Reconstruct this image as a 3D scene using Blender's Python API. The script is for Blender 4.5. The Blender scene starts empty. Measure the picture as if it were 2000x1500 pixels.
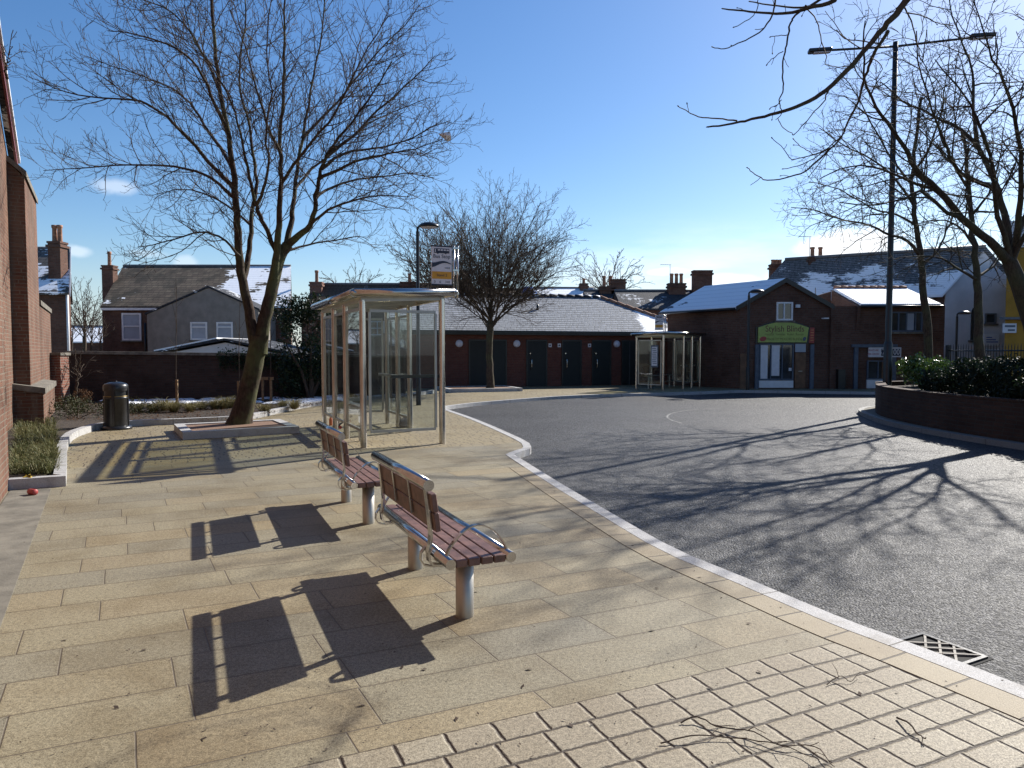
import bpy, math, random
import numpy as np
from mathutils import Vector, Matrix, Quaternion, noise as mnoise
R = math.radians
C = bpy.context.scene.collection
SC = bpy.context.scene
# ------------------------------------------------------------------ camera model
F, CX, CY, H = 1387.0, 1000.0, 750.0, 1.6
PITCH = math.atan(64 / F)
cp, sp = math.cos(PITCH), math.sin(PITCH)
def ray(px, py):
    u = (px - CX) / F; v = (CY - py) / F
    return Vector((u, cp + v * sp, -sp + v * cp))
def G(px, py, z=0.0):
    d = ray(px, py); t = (z - H) / d.z
    return Vector((d.x * t, d.y * t, z))
def AT(px, py, Y):
    d = ray(px, py); t = Y / d.y
    return Vector((d.x * t, Y, H + d.z * t))
def G2(px, py):
    p = G(px, py); return (p.x, p.y)
AZ, EL = R(43.5), R(33.0)
SUN = Vector((math.sin(AZ) * math.cos(EL), math.cos(AZ) * math.cos(EL), math.sin(EL)))
EX = Vector((.9115, .4113, 0)); EY = Vector((-.4113, .9115, 0))   # paving rows / bench direction
ANG = math.atan2(EX.y, EX.x)

# ------------------------------------------------------------------ mesh builder
class MB:
    def __init__(s): s.v = []; s.f = []; s.sm = []
    def add(s, vs, fs, smooth=False):
        o = len(s.v); s.v += [tuple(p) for p in vs]
        for f in fs: s.f.append([i + o for i in f]); s.sm.append(smooth)
        return s
    def box(s, c, size, rz=0.0, M=None):
        x, y, z = size[0] / 2, size[1] / 2, size[2] / 2
        P = [Vector(p) for p in ((-x,-y,-z),(x,-y,-z),(x,y,-z),(-x,y,-z),(-x,-y,z),(x,-y,z),(x,y,z),(-x,y,z))]
        if M is None: M = Matrix.Rotation(rz, 3, 'Z')
        P = [M @ p + Vector(c) for p in P]
        return s.add(P, [(3,2,1,0),(4,5,6,7),(0,1,5,4),(1,2,6,5),(2,3,7,6),(3,0,4,7)])
    def rbox(s, c, size, b=.006, M=None):           # box with chamfered edges
        x, y, z = [q / 2 for q in size]
        b = min(b, x * .45, y * .45, z * .45)
        P = []
        for sx in (-1,1):
            for sy in (-1,1):
                for sz in (-1,1):
                    P += [(sx*(x-b),sy*(y-b),sz*z),(sx*(x-b),sy*y,sz*(z-b)),(sx*x,sy*(y-b),sz*(z-b))]
        import bmesh
        bm = bmesh.new()
        for p in P: bm.verts.new(p)
        bmesh.ops.convex_hull(bm, input=bm.verts[:])
        bmesh.ops.dissolve_limit(bm, angle_limit=R(1), verts=bm.verts[:], edges=bm.edges[:])
        bm.verts.index_update()
        M = M or Matrix.Identity(3)
        s.add([M @ q.co + Vector(c) for q in bm.verts], [[q.index for q in f.verts] for f in bm.faces])
        bm.free(); return s
    def tube(s, pts, rad, k=8, caps=True, smooth=True):
        pts = [Vector(p) for p in pts]; n = len(pts)
        if not isinstance(rad, (list, tuple)): rad = [rad] * n
        vs = []; ref = None
        for i in range(n):
            t = (pts[min(i+1,n-1)] - pts[max(i-1,0)])
            t = t.normalized() if t.length > 1e-9 else Vector((0,0,1))
            if ref is None:
                ref = Vector((0,0,1)) if abs(t.z) < .9 else Vector((1,0,0))
                ref = (ref - t * ref.dot(t)).normalized()
            else:
                q = ref - t * ref.dot(t)
                if q.length > 1e-6: ref = q.normalized()
            w = t.cross(ref)
            for j in range(k):
                a = 2 * math.pi * j / k
                vs.append(pts[i] + (ref * math.cos(a) + w * math.sin(a)) * rad[i])
        fs = []
        for i in range(n-1):
            for j in range(k):
                a = i*k+j; b = i*k+(j+1) % k
                fs.append((a, b, b+k, a+k))
        s.add(vs, fs, smooth)
        if caps:
            o = len(s.v) - n*k
            s.f.append([o+j for j in range(k)][::-1]); s.sm.append(False)
            s.f.append([o+(n-1)*k+j for j in range(k)]); s.sm.append(False)
        return s
    def cyl(s, p, r, h, k=20): return s.tube([p, Vector(p) + Vector((0,0,h))], r, k)
    def lathe(s, c, prof, k=28, smooth=True):
        vs = []; c = Vector(c)
        for (r, z) in prof:
            for j in range(k):
                a = 2*math.pi*j/k
                vs.append(c + Vector((r*math.cos(a), r*math.sin(a), z)))
        fs = []
        for i in range(len(prof)-1):
            for j in range(k):
                a = i*k+j; b = i*k+(j+1) % k
                fs.append((a, b, b+k, a+k))
        return s.add(vs, fs, smooth)
    def prism(s, poly, z0, z1, bottom=False):       # footprint polygon (CCW) between two heights
        n = len(poly)
        area = sum(poly[i][0]*poly[(i+1)%n][1]-poly[(i+1)%n][0]*poly[i][1] for i in range(n))
        if area < 0: poly = poly[::-1]
        vs = [(p[0],p[1],z0) for p in poly] + [(p[0],p[1],z1) for p in poly]
        fs = [list(range(n,2*n))] + [(i,(i+1)%n,n+(i+1)%n,n+i) for i in range(n)]
        if bottom: fs.append(list(range(n))[::-1])
        return s.add(vs, fs)
    def slab(s, pts, vec):                          # any polygon pushed along vec
        n = len(pts); pts = [Vector(p) for p in pts]; vec = Vector(vec)
        nn = Vector((0,0,0))
        for i in range(n): nn += pts[i].cross(pts[(i+1)%n])
        if nn.dot(vec) > 0: pts = pts[::-1]
        vs = pts + [p + vec for p in pts]
        fs = [list(range(n)), list(range(n,2*n))[::-1]] + [(i, n+i, n+(i+1)%n, (i+1)%n) for i in range(n)]
        return s.add(vs, fs)
    def strip(s, A, B, z0, z1):                     # band between two polylines (solid)
        n = len(A)
        vs = [(p[0],p[1],z0) for p in A]+[(p[0],p[1],z0) for p in B]+[(p[0],p[1],z1) for p in A]+[(p[0],p[1],z1) for p in B]
        fs = []
        for i in range(n-1):
            fs += [(2*n+i,2*n+i+1,3*n+i+1,3*n+i),(i,i+1,2*n+i+1,2*n+i)[::-1],(n+i,n+i+1,3*n+i+1,3*n+i)]
        fs += [(0,2*n,3*n,n),(n-1,3*n-1,4*n-1,2*n-1)]
        return s.add(vs, fs)
    def flat(s, pts, width_dir, w, t):              # flat bar along pts (thin t in-plane normal, w along width_dir)
        pts = [Vector(p) for p in pts]; wd = Vector(width_dir).normalized(); n = len(pts); vs = []
        for i in range(n):
            tg = (pts[min(i+1,n-1)]-pts[max(i-1,0)]).normalized(); nm = tg.cross(wd).normalized()
            for (a, b) in ((-1,-1),(1,-1),(1,1),(-1,1)):
                vs.append(pts[i] + wd*(a*w/2) + nm*(b*t/2))
        fs = [(0,1,2,3),(4*n-1,4*n-2,4*n-3,4*n-4)]
        for i in range(n-1):
            for j in range(4): fs.append((4*i+j,4*i+4+j,4*i+4+(j+1)%4,4*i+(j+1)%4))
        return s.add(vs, fs)
    def build(s, name, mat, parent=None, world=True, recalc=True):
        me = bpy.data.meshes.new(name)
        off = Vector((0,0,0))
        if parent is not None and world: off = parent_world(parent)
        if off.length: vs = [(p[0]-off.x,p[1]-off.y,p[2]-off.z) for p in s.v]
        else: vs = s.v
        me.from_pydata(vs, [], s.f); me.update()
        me.polygons.foreach_set('use_smooth', s.sm)
        if recalc:
            import bmesh
            bm = bmesh.new(); bm.from_mesh(me); bmesh.ops.recalc_face_normals(bm, faces=bm.faces[:]); bm.to_mesh(me); bm.free()
        for m in (mat if isinstance(mat, list) else [mat]): me.materials.append(m)
        o = bpy.data.objects.new(name, me); C.objects.link(o)
        if parent is not None: o.parent = parent
        return o
def parent_world(p):
    off = Vector((0,0,0))
    while p is not None:
        off += p.location; p = p.parent
    return off
def tag(o, label, cat, group=None, kind=None):
    o['label'] = label; o['category'] = cat
    if group: o['group'] = group
    if kind: o['kind'] = kind
    return o
def thing(name, label, cat, loc=(0,0,0), rz=0, group=None):
    o = bpy.data.objects.new(name, None); C.objects.link(o); o.location = loc; o.rotation_euler = (0,0,rz)
    return tag(o, label, cat, group, 'thing')
def struct(o): o['kind'] = 'structure'; return o
def copy_tree(o, parent=None):
    c = o.copy(); C.objects.link(c); c.parent = parent
    for ch in list(o.children): copy_tree(ch, c)
    return c
def offset(line, d):
    out = []; n = len(line)
    for i in range(n):
        a = Vector(line[max(i-1,0)][:2]); b = Vector(line[min(i+1,n-1)][:2]); t = (b-a).normalized()
        out.append((line[i][0]-t.y*d, line[i][1]+t.x*d))
    return out
def resample(line, step, smooth=0):
    pts = [Vector((p[0],p[1])) for p in line]
    for _ in range(smooth):
        q = [pts[0]]
        for i in range(len(pts)-1):
            q += [pts[i].lerp(pts[i+1], .25), pts[i].lerp(pts[i+1], .75)]
        pts = q + [pts[-1]]
    out = [pts[0]]
    for i in range(len(pts)-1):
        L = (pts[i+1]-pts[i]).length; k = max(1, int(L/step))
        for j in range(1,k+1): out.append(pts[i].lerp(pts[i+1], j/k))
    return [(p.x,p.y) for p in out]

# ------------------------------------------------------------------ materials
class N:
    def __init__(s, name):
        s.m = bpy.data.materials.new(name); s.m.use_nodes = True; s.t = s.m.node_tree; s.t.nodes.clear()
        s.out = s.t.nodes.new('ShaderNodeOutputMaterial')
    def n(s, typ, **kw):
        nd = s.t.nodes.new(typ)
        for k, v in kw.items():
            if k.startswith('i_'):
                nd.inputs[k[2:].replace('_',' ')].default_value = v
            else: setattr(nd, k, v)
        return nd
    def link(s, a, b): s.t.links.new(a, b)
    def val(s, sock, v):
        if isinstance(v, (int, float)): sock.default_value = v
        elif isinstance(v, (tuple, list)): sock.default_value = v if len(v) == len(sock.default_value) else tuple(v)+(1,)
        else: s.link(v, sock)
    def math(s, op, a, b=None, c=None, clamp=False):
        nd = s.n('ShaderNodeMath', operation=op); nd.use_clamp = clamp
        for i, v in enumerate((a,b,c)):
            if v is not None: s.val(nd.inputs[i], v)
        return nd.outputs[0]
    def ss(s, x, lo, hi):
        nd = s.n('ShaderNodeMapRange', interpolation_type='SMOOTHSTEP'); s.val(nd.inputs[0], x)
        nd.inputs[1].default_value = lo; nd.inputs[2].default_value = hi
        return nd.outputs[0]
    def mix(s, f, a, b, blend='MIX'):
        nd = s.n('ShaderNodeMix', data_type='RGBA', blend_type=blend)
        s.val(nd.inputs[0], f); s.val(nd.inputs[6], a); s.val(nd.inputs[7], b)
        return nd.outputs[2]
    def pos(s, kind='Object'):
        return s.n('ShaderNodeTexCoord').outputs[kind]
    def wpos(s): return s.n('ShaderNodeNewGeometry').outputs['Position']
    def noise(s, vec, scale, detail=4, rough=.55, out='Fac', dist=0):
        nd = s.n('ShaderNodeTexNoise'); nd.inputs['Scale'].default_value = scale
        nd.inputs['Detail'].default_value = detail; nd.inputs['Roughness'].default_value = rough; nd.inputs['Distortion'].default_value = dist
        if vec is not None: s.link(vec, nd.inputs['Vector'])
        return nd.outputs[out]
    def sep(s, v):
        nd = s.n('ShaderNodeSeparateXYZ'); s.link(v, nd.inputs[0]); return nd.outputs
    def comb(s, x, y, z=0):
        nd = s.n('ShaderNodeCombineXYZ')
        for i, q in enumerate((x,y,z)): s.val(nd.inputs[i], q)
        return nd.outputs[0]
    def white(s, vec=None, w=None):
        nd = s.n('ShaderNodeTexWhiteNoise', noise_dimensions='1D' if w is not None else '2D')
        if w is not None: s.link(w, nd.inputs['W'])
        else: s.link(vec, nd.inputs['Vector'])
        return nd.outputs['Value']
    def bump(s, h, dist=.01, strength=1.0):
        nd = s.n('ShaderNodeBump'); s.link(h, nd.inputs['Height']); nd.inputs['Distance'].default_value = dist; nd.inputs['Strength'].default_value = strength
        return nd.outputs[0]
    def bsdf(s, col, rough=.6, metal=0.0, normal=None, spec=None, link=True):
        b = s.n('ShaderNodeBsdfPrincipled'); s.val(b.inputs['Base Color'], col); s.val(b.inputs['Roughness'], rough); s.val(b.inputs['Metallic'], metal)
        if normal is not None: s.link(normal, b.inputs['Normal'])
        if spec is not None: b.inputs['Specular IOR Level'].default_value = spec
        if link: s.link(b.outputs[0], s.out.inputs[0])
        return b

def simple(name, col, rough=.6, metal=0, var=.18, scale=6, bump=0, bscale=40, spec=None):
    k = N(name); p = k.pos()
    a = k.noise(p, scale, 5); f = k.ss(a, .3, .7)
    lo = tuple(c*(1-var) for c in col); hi = tuple(min(1,c*(1+var)) for c in col)
    nrm = None
    if bump: nrm = k.bump(k.noise(p, bscale, 4), bump)
    k.bsdf(k.mix(f, lo, hi), rough, metal, nrm, spec)
    return k.m

def paver(k, u, v, rh, wmin, wmax, joint, soft):
    vr = k.math('DIVIDE', v, rh); row = k.math('FLOOR', vr)
    fv = k.math('MULTIPLY', k.math('FRACT', vr), rh)
    dv = k.math('MINIMUM', fv, k.math('SUBTRACT', rh, fv))
    wn = k.white(w=k.math('ADD', row, .37)); w = k.math('MULTIPLY_ADD', wn, wmax-wmin, wmin)
    off = k.math('MULTIPLY', k.white(w=k.math('ADD', row, 71.3)), 7.0)
    uu = k.math('DIVIDE', k.math('ADD', u, off), w)
    c0 = k.math('FLOOR', uu)
    col = c0
    fu = k.math('MULTIPLY', k.math('FRACT', uu), w)
    du = k.math('MINIMUM', fu, k.math('SUBTRACT', w, fu))
    d = k.math('MINIMUM', du, dv)
    rnd = k.white(vec=k.comb(row, col)); rnd2 = k.white(vec=k.comb(k.math('ADD', row, 31.7), k.math('ADD', col, 9.1)))
    return k.ss(d, joint*.5, joint*.5+soft), rnd, rnd2, d

def pavement_material():
    k = N('paving'); P = k.wpos(); x, y, z = k.sep(P)
    def dot(a, b): return k.math('ADD', k.math('MULTIPLY', x, a), k.math('MULTIPLY', y, b))
    wob = k.math('MULTIPLY', k.math('SUBTRACT', k.noise(P, 1.3, 2), .5), .012)
    v = k.math('ADD', dot(-.4113, .9115), wob); us = k.math('ADD', dot(.874, .4855), wob); uo = k.math('ADD', dot(.9115, .4113), wob)
    v1 = k.math('ADD', v, .025)
    # slabs
    m1, r1, q1, d1 = paver(k, us, v1, .371, .62, 1.05, .004, .003)
    # setts (worn edges)
    edge = k.math('MULTIPLY', k.math('SUBTRACT', k.noise(P, 22, 3), .5), .016)
    vs = k.math('ADD', k.math('SUBTRACT', v, 2.77-.165*40), edge); ut = k.math('ADD', uo, edge)
    m2, r2, q2, d2 = paver(k, ut, vs, .165, .175, .25, .006, .006)
    # small buff blocks
    m3, r3, q3, d3 = paver(k, uo, v, .125, .19, .235, .014, .006)
    fine = k.noise(P, 150, 3, .85); med = k.noise(P, 48, 4, .75); big = k.noise(P, .9, 4, .6); mott = k.noise(P, 6, 4, .6)
    grain = k.math('ADD', k.math('MULTIPLY', fine, .6), k.math('MULTIPLY', med, .4))
    def stone(a, b, c, rnd, q):
        base = k.mix(rnd, a, b); base = k.mix(k.math('MULTIPLY', q, .55), base, c)
        g = k.mix(k.ss(grain, .36, .64), (.45,.43,.40), (1.55,1.55,1.53))
        base = k.mix(1, base, g, 'MULTIPLY')
        return base
    slab = stone((0.226,0.198,0.134), (0.187,0.172,0.132), (0.25,0.216,0.14), r1, q1)
    sett = stone((0.245,0.213,0.158), (0.269,0.238,0.178), (0.217,0.182,0.126), r2, q2)
    blok = stone((0.259,0.213,0.122), (0.231,0.196,0.13), (0.28,0.238,0.154), r3, q3)
    # weathering
    dirt = k.ss(big, .42, .68)
    def dirty(c, amt, tint=(.55,.47,.36)): return k.mix(k.math('MULTIPLY', dirt, amt), c, k.mix(1, c, tint, 'MULTIPLY'))
    slab = k.mix(k.math('MULTIPLY', k.ss(q1,.75,.95), .4), slab, k.mix(1, slab, (1.08,.95,.80), 'MULTIPLY')); slab = k.mix(k.math('MULTIPLY', k.ss(k.noise(P,2.6,5,.7),.60,.72), .5), slab, k.mix(1, slab, (.62,.56,.50), 'MULTIPLY'))
    slab = dirty(slab, .6); slab = k.mix(k.math('MULTIPLY', k.ss(mott,.5,.75), .35), slab, k.mix(1, slab, (.72,.66,.58), 'MULTIPLY'))
    slab = k.mix(k.ss(d1, .0, .03), k.mix(1, slab, (.90,.88,.85), 'MULTIPLY'), slab)
    sett = dirty(sett, .35); blok = dirty(blok, .4)
    slab = k.mix(m1, (.11,.09,.065), slab); sett = k.mix(m2, (.055,.04,.027), sett); blok = k.mix(m3, (.10,.075,.045), blok)
    is_s = k.math('LESS_THAN', v, 2.77); is_b = k.math('GREATER_THAN', v, 11.25)
    col = k.mix(is_s, slab, sett); col = k.mix(is_b, col, blok)
    # chewing gum spots and grit
    vor = k.n('ShaderNodeTexVoronoi', feature='F1'); vor.inputs['Scale'].default_value = 2.2; k.link(P, vor.inputs['Vector'])
    spot = k.math('MULTIPLY', k.math('LESS_THAN', vor.outputs['Distance'], .035), .45)
    col = k.mix(spot, col, (.07,.055,.045))
    h1 = k.math('MULTIPLY', m1, .35); h2 = k.math('MULTIPLY', k.ss(d2, 0, .014), 1.3); h3 = k.math('MULTIPLY', m3, .5)
    sel = k.math('ADD', k.math('MULTIPLY', is_s, k.math('SUBTRACT', h2, h1)), h1)
    sel = k.math('ADD', k.math('MULTIPLY', is_b, k.math('SUBTRACT', h3, h1)), sel)
    hh = k.math('ADD', sel, k.math('ADD', k.math('MULTIPLY', fine, .22), k.math('MULTIPLY', med, .25)))
    tilt = k.math('MULTIPLY', r1, 0)
    k.bsdf(col, k.mix(k.ss(fine,.4,.75), (.72,)*3, (.5,)*3), 0, k.bump(k.math('ADD', hh, tilt), .008, .8), .35)
    return k.m

def edging_material():
    k = N('edging_blocks'); P = k.wpos(); uv = k.n('ShaderNodeUVMap').outputs[0]; u, v, _ = k.sep(uv)
    m, r, q, d = paver(k, u, k.math('ADD', k.math('MULTIPLY', v, .96), .0), .22, .33, .334, .008, .004)
    grain = k.noise(P, 200, 4, .75)
    c = k.mix(r, (.245,.20,.13), (.265,.22,.145)); c = k.mix(1, c, k.mix(k.ss(grain,.3,.7), (.6,.58,.55), (1.4,1.4,1.38)), 'MULTIPLY')
    c = k.mix(k.math('MULTIPLY', k.ss(k.noise(P,2,4),.45,.7),.4), c, k.mix(1,c,(.6,.52,.42),'MULTIPLY'))
    c = k.mix(m, (.06,.045,.03), c)
    k.bsdf(c, .65, 0, k.bump(k.math('ADD', m, k.math('MULTIPLY', grain, .5)), .006, .7), .35)
    return k.m

def granite(name, col=(.42,.415,.41), seam=0.9):
    k = N(name); P = k.wpos(); g = k.noise(P, 240, 3, .8); b = k.noise(P, 5, 4)
    c = k.mix(k.ss(g,.35,.65), tuple(q*.55 for q in col), tuple(min(1,q*1.3) for q in col))
    c = k.mix(k.math('MULTIPLY', k.ss(b,.5,.75), .5), c, k.mix(1, c, (.55,.5,.43), 'MULTIPLY'))
    uv = k.n('ShaderNodeUVMap').outputs[0]; u, v, _ = k.sep(uv)
    if seam:
        fu = k.math('FRACT', k.math('DIVIDE', u, seam)); d = k.math('MULTIPLY', k.math('MINIMUM', fu, k.math('SUBTRACT', 1, fu)), seam)
        c = k.mix(k.ss(d, .003, .007), (.08,.07,.06), c)
    k.bsdf(c, .7, 0, k.bump(g, .003, .6), .3)
    return k.m

def asphalt():
    k = N('asphalt'); P = k.wpos()
    vor = k.n('ShaderNodeTexVoronoi', feature='F1'); vor.inputs['Scale'].default_value = 62; k.link(P, vor.inputs['Vector'])
    vc = vor.outputs['Color']; vr, vg, vb = k.sep(vc)
    g = k.noise(P, 160, 3, .8); b = k.noise(P, .5, 5, .6); mid = k.noise(P, 4, 4, .6)
    c = k.mix(k.ss(vr,.2,1.0), (.010,.0105,.012), (.105,.105,.11))
    c = k.mix(k.math('MULTIPLY', k.ss(b,.42,.62),.6), c, k.mix(1,c,(.62,.62,.65),'MULTIPLY'))
    c = k.mix(k.math('MULTIPLY', k.ss(mid,.55,.8),.4), c, k.mix(1,c,(1.35,1.33,1.3),'MULTIPLY'))
    v2 = k.n('ShaderNodeTexVoronoi', feature='F1'); v2.inputs['Scale'].default_value = .8; k.link(P, v2.inputs['Vector'])
    wob = k.math('MULTIPLY', k.noise(P, 9, 3), .06)
    c = k.mix(k.math('MULTIPLY', k.ss(k.math('ADD', v2.outputs['Distance'], wob), .13, .04), .6), c, (.012,.012,.013))
    h = k.math('ADD', k.math('MULTIPLY', vor.outputs['Distance'], -1.2), k.math('MULTIPLY', g, .5))
    rough = k.math('MULTIPLY_ADD', vg, .3, .46)
    k.bsdf(c, rough, 0, k.bump(h, .010, .8), .22)
    return k.m

def wall_uv(k):
    P = k.wpos(); x, y, z = k.sep(P); nx, ny, nz = k.sep(k.n('ShaderNodeNewGeometry').outputs['Normal'])
    f = k.math('GREATER_THAN', k.math('ABSOLUTE', nx), k.math('ABSOLUTE', ny))
    u = k.math('ADD', k.math('MULTIPLY', x, k.math('SUBTRACT', 1, f)), k.math('MULTIPLY', y, f))
    return P, u, z, nz
def brick(name, a, b, mortar=(.30,.27,.24), grime=.5, scale=1.0, streak=False):
    k = N(name); P, u, z, nz = wall_uv(k)
    m, r, q, d = paver(k, u, z, .075*scale, .2249*scale, .2251*scale, .012*scale, .004)
    c = k.mix(r, a, b); c = k.mix(k.math('MULTIPLY', q,.35), c, tuple(t*.5 for t in a))
    g = k.noise(P, 60, 4, .7); c = k.mix(1, c, k.mix(g, (.7,.7,.7), (1.3,1.3,1.3)), 'MULTIPLY')
    c = k.mix(m, mortar, c)
    big = k.noise(P, .8, 5, .65)
    c = k.mix(k.math('MULTIPLY', k.ss(big,.38,.7), grime), c, k.mix(1, c, (.38,.36,.34), 'MULTIPLY'))
    if streak:
        st = k.noise(k.comb(k.math('MULTIPLY', u, 5), k.math('MULTIPLY', z, .35)), 1.0, 4)
        c = k.mix(k.math('MULTIPLY', k.ss(st,.45,.65),.55), c, (.16,.13,.10))
    k.bsdf(c, .85, 0, k.bump(k.math('ADD', m, k.math('MULTIPLY', g,.5)), .006, .6), .2)
    return k.m

def slate(name, a, b, snow=None, course=.2, moss=.0, zk=2.0, frost_glint=0.0, zgrad=None, seed=0.0, xgrad=None):
    """snow = threshold of the snow patches (lower: more snow); zgrad=(z0,z1): more snow towards z0"""
    k = N(name); P, u, z, nz = wall_uv(k)
    v = k.math('MULTIPLY', z, zk)
    m, r, q, d = paver(k, u, v, course, course*1.25, course*1.27, .014, .012)
    c = k.mix(r, a, b)
    fr = k.math('FRACT', k.math('DIVIDE', v, course))           # 0 at the lower edge of each course
    c = k.mix(m, tuple(t*.35 for t in a), c)
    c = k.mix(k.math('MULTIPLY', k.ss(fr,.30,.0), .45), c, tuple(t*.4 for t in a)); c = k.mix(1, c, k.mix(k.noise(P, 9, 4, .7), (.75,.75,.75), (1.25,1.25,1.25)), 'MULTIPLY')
    big = k.noise(P, .7, 5, .65)
    if moss: c = k.mix(k.math('MULTIPLY', k.ss(big,.42,.62), moss), c, (.03,.028,.02))
    if frost_glint:
        n2 = k.noise(P, 7, 3, .6)
        f = k.math('MULTIPLY', k.math('MULTIPLY', k.ss(fr,.70,.25), k.math('MULTIPLY_ADD', k.ss(n2,.38,.62), .6, .4)), frost_glint)
        c = k.mix(f, c, (.62,.66,.72))  # pale course edges: frost plus grazing sun on tile noses, put into the colour
    if snow is not None:
        sn = k.noise(k.comb(k.math('ADD', u, seed), k.math('MULTIPLY', v, 1.0), 0), .55, 7, .68)
        jag = k.math('MULTIPLY', k.math('SUBTRACT', fr, .5), .07)
        sn = k.math('ADD', sn, jag)
        if zgrad: 
            gz = k.math('DIVIDE', k.math('SUBTRACT', z, zgrad[0]), zgrad[1]-zgrad[0])
            sn = k.math('SUBTRACT', sn, k.math('MULTIPLY', k.math('SUBTRACT', gz, .5), zgrad[2]))
        if xgrad:
            px_ = k.sep(P)[0]; gx = k.ss(px_, xgrad[0], xgrad[1]); sn = k.math('ADD', sn, k.math('MULTIPLY', k.math('SUBTRACT', gx, .3), xgrad[2]))
        f = k.ss(sn, snow, snow+.03)
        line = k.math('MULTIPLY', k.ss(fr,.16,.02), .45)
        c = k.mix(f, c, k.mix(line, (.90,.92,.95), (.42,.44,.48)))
    hgt = k.math('ADD', k.math('MULTIPLY', fr, -.8), k.math('MULTIPLY', m, .4))
    k.bsdf(c, .75, 0, k.bump(hgt, .02, .7), .25)
    return k.m

def glass_mat(name, tint=(.86,.90,.90), refl=.9):
    k = N(name); tr = k.n('ShaderNodeBsdfTransparent'); tr.inputs[0].default_value = tint+(1,)
    gl = k.n('ShaderNodeBsdfGlossy'); gl.inputs['Roughness'].default_value = .02; gl.inputs[0].default_value = (refl,refl,refl,1)
    df = k.n('ShaderNodeBsdfDiffuse'); df.inputs[0].default_value = (.5,.52,.52,1)
    fr = k.n('ShaderNodeFresnel'); k.link(k.math('MULTIPLY_ADD', k.n('ShaderNodeNewGeometry').outputs['Backfacing'], 1/1.45-1.45, 1.45), fr.inputs['IOR'])
    mx = k.n('ShaderNodeMixShader'); k.link(fr.outputs[0], mx.inputs[0]); k.link(tr.outputs[0], mx.inputs[1]); k.link(gl.outputs[0], mx.inputs[2])
    P = k.wpos(); sm = k.math('MULTIPLY', k.ss(k.noise(P, 3, 4, .6), .45, .8), .035)
    m2 = k.n('ShaderNodeMixShader'); k.link(sm, m2.inputs[0]); k.link(mx.outputs[0], m2.inputs[1]); k.link(df.outputs[0], m2.inputs[2])
    k.link(m2.outputs[0], k.out.inputs[0]); return k.m

def steel(name, col=(.62,.60,.57), rough=.24):
    k = N(name); P = k.pos(); a = k.noise(P, 4, 4); b = k.noise(k.comb(*[k.math('MULTIPLY', q, s_) for q, s_ in zip(k.sep(P)[:3], (140,140,6))]), 1.0, 2)
    r = k.math('MULTIPLY_ADD', a, .16, rough-.06); r = k.math('MULTIPLY_ADD', b, .06, r)
    k.bsdf(k.mix(k.ss(a,.3,.75), tuple(c*.85 for c in col), tuple(min(1,c*1.1) for c in col)), r, 1.0, k.bump(b, .0004, .3)); return k.m

def bark(name, a, b, green=0.0, scale=9):
    k = N(name); P = k.pos(); x, y, z = k.sep(P)
    g = k.noise(k.comb(k.math('MULTIPLY', x, 3), k.math('MULTIPLY', y, 3), z), scale, 6, .7)
    big = k.noise(P, 1.7, 4)
    c = k.mix(k.ss(g,.3,.7), a, b)
    if green: c = k.mix(k.math('MULTIPLY', k.ss(big,.42,.65), green), c, (.10,.115,.05))
    k.bsdf(c, .85, 0, k.bump(g, .02, .8), .2); return k.m

def leafmat(name, a, b, rough=.45, scale=3):
    k = N(name); P = k.pos(); g = k.noise(P, scale, 4); r = k.n('ShaderNodeObjectInfo').outputs['Random']
    geo = k.n('ShaderNodeNewGeometry'); ri = geo.outputs['Random Per Island']
    c = k.mix(ri, a, b); c = k.mix(k.math('MULTIPLY', k.ss(g,.4,.7),.5), c, tuple(t*.5 for t in a))
    bs = k.bsdf(c, rough, 0, None, .5 if rough < .3 else .22, link=False)
    tl = k.n('ShaderNodeBsdfTranslucent'); k.link(c, tl.inputs[0])
    mx = k.n('ShaderNodeMixShader'); mx.inputs[0].default_value = .2; k.link(bs.outputs[0], mx.inputs[1]); k.link(tl.outputs[0], mx.inputs[2])
    k.link(mx.outputs[0], k.out.inputs[0]); return k.m

M = {}
M['paving'] = pavement_material(); M['edging'] = edging_material(); M['asphalt'] = asphalt()
M['kerb'] = granite('kerb_granite'); M['kerb_dark'] = granite('kerb_grey', (.22,.22,.21))
M['soil'] = simple('soil', (.045,.032,.022), .95, 0, .5, 12, .03, 30)
M['earth'] = simple('far_ground', (.09,.085,.06), .95, 0, .4, .3)
M['steel'] = steel('brushed_steel', (.54,.52,.50), .13); M['steel_dark'] = steel('dull_steel', (.46,.43,.38), .44)
M['wood'] = simple('hardwood_slat', (.15,.08,.062), .48, 0, .3, 14, .002, 60)
M['glass'] = glass_mat('shelter_glass', (.84,.87,.86))
M['roofglass'] = glass_mat('roof_glazing', (.90,.87,.70))
M['black'] = simple('black_paint', (.012,.013,.015), .35, 0, .3, 5)
M['blackmetal'] = simple('black_cast_iron', (.014,.015,.018), .32, 0, .4, 8, .001, 30)
M['gold'] = simple('gold_band', (.2,.15,.06), .35, .6, .2)
M['white'] = simple('white_upvc', (.72,.73,.74), .4, 0, .06)
M['offwhite'] = simple('sign_white', (.66,.66,.70), .4, 0, .05)
M['pane'] = simple('window_glass', (.035,.042,.05), .06, 0, .5, 1.2, spec=.8)
M['curtain'] = simple('net_curtain', (.34,.38,.44), .5, 0, .12, 1.5)
M['brick_red'] = brick('red_brick', (.14,.05,.038), (.165,.06,.044), (.12,.075,.062), .25)
M['brick_dark'] = brick('sooty_brick', (.13,.062,.042), (.17,.085,.06), (.12,.10,.085), .6)
M['brick_hall'] = brick('hall_brick', (.19,.095,.062), (.155,.07,.048), (.19,.15,.115), .6, streak=True)
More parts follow.
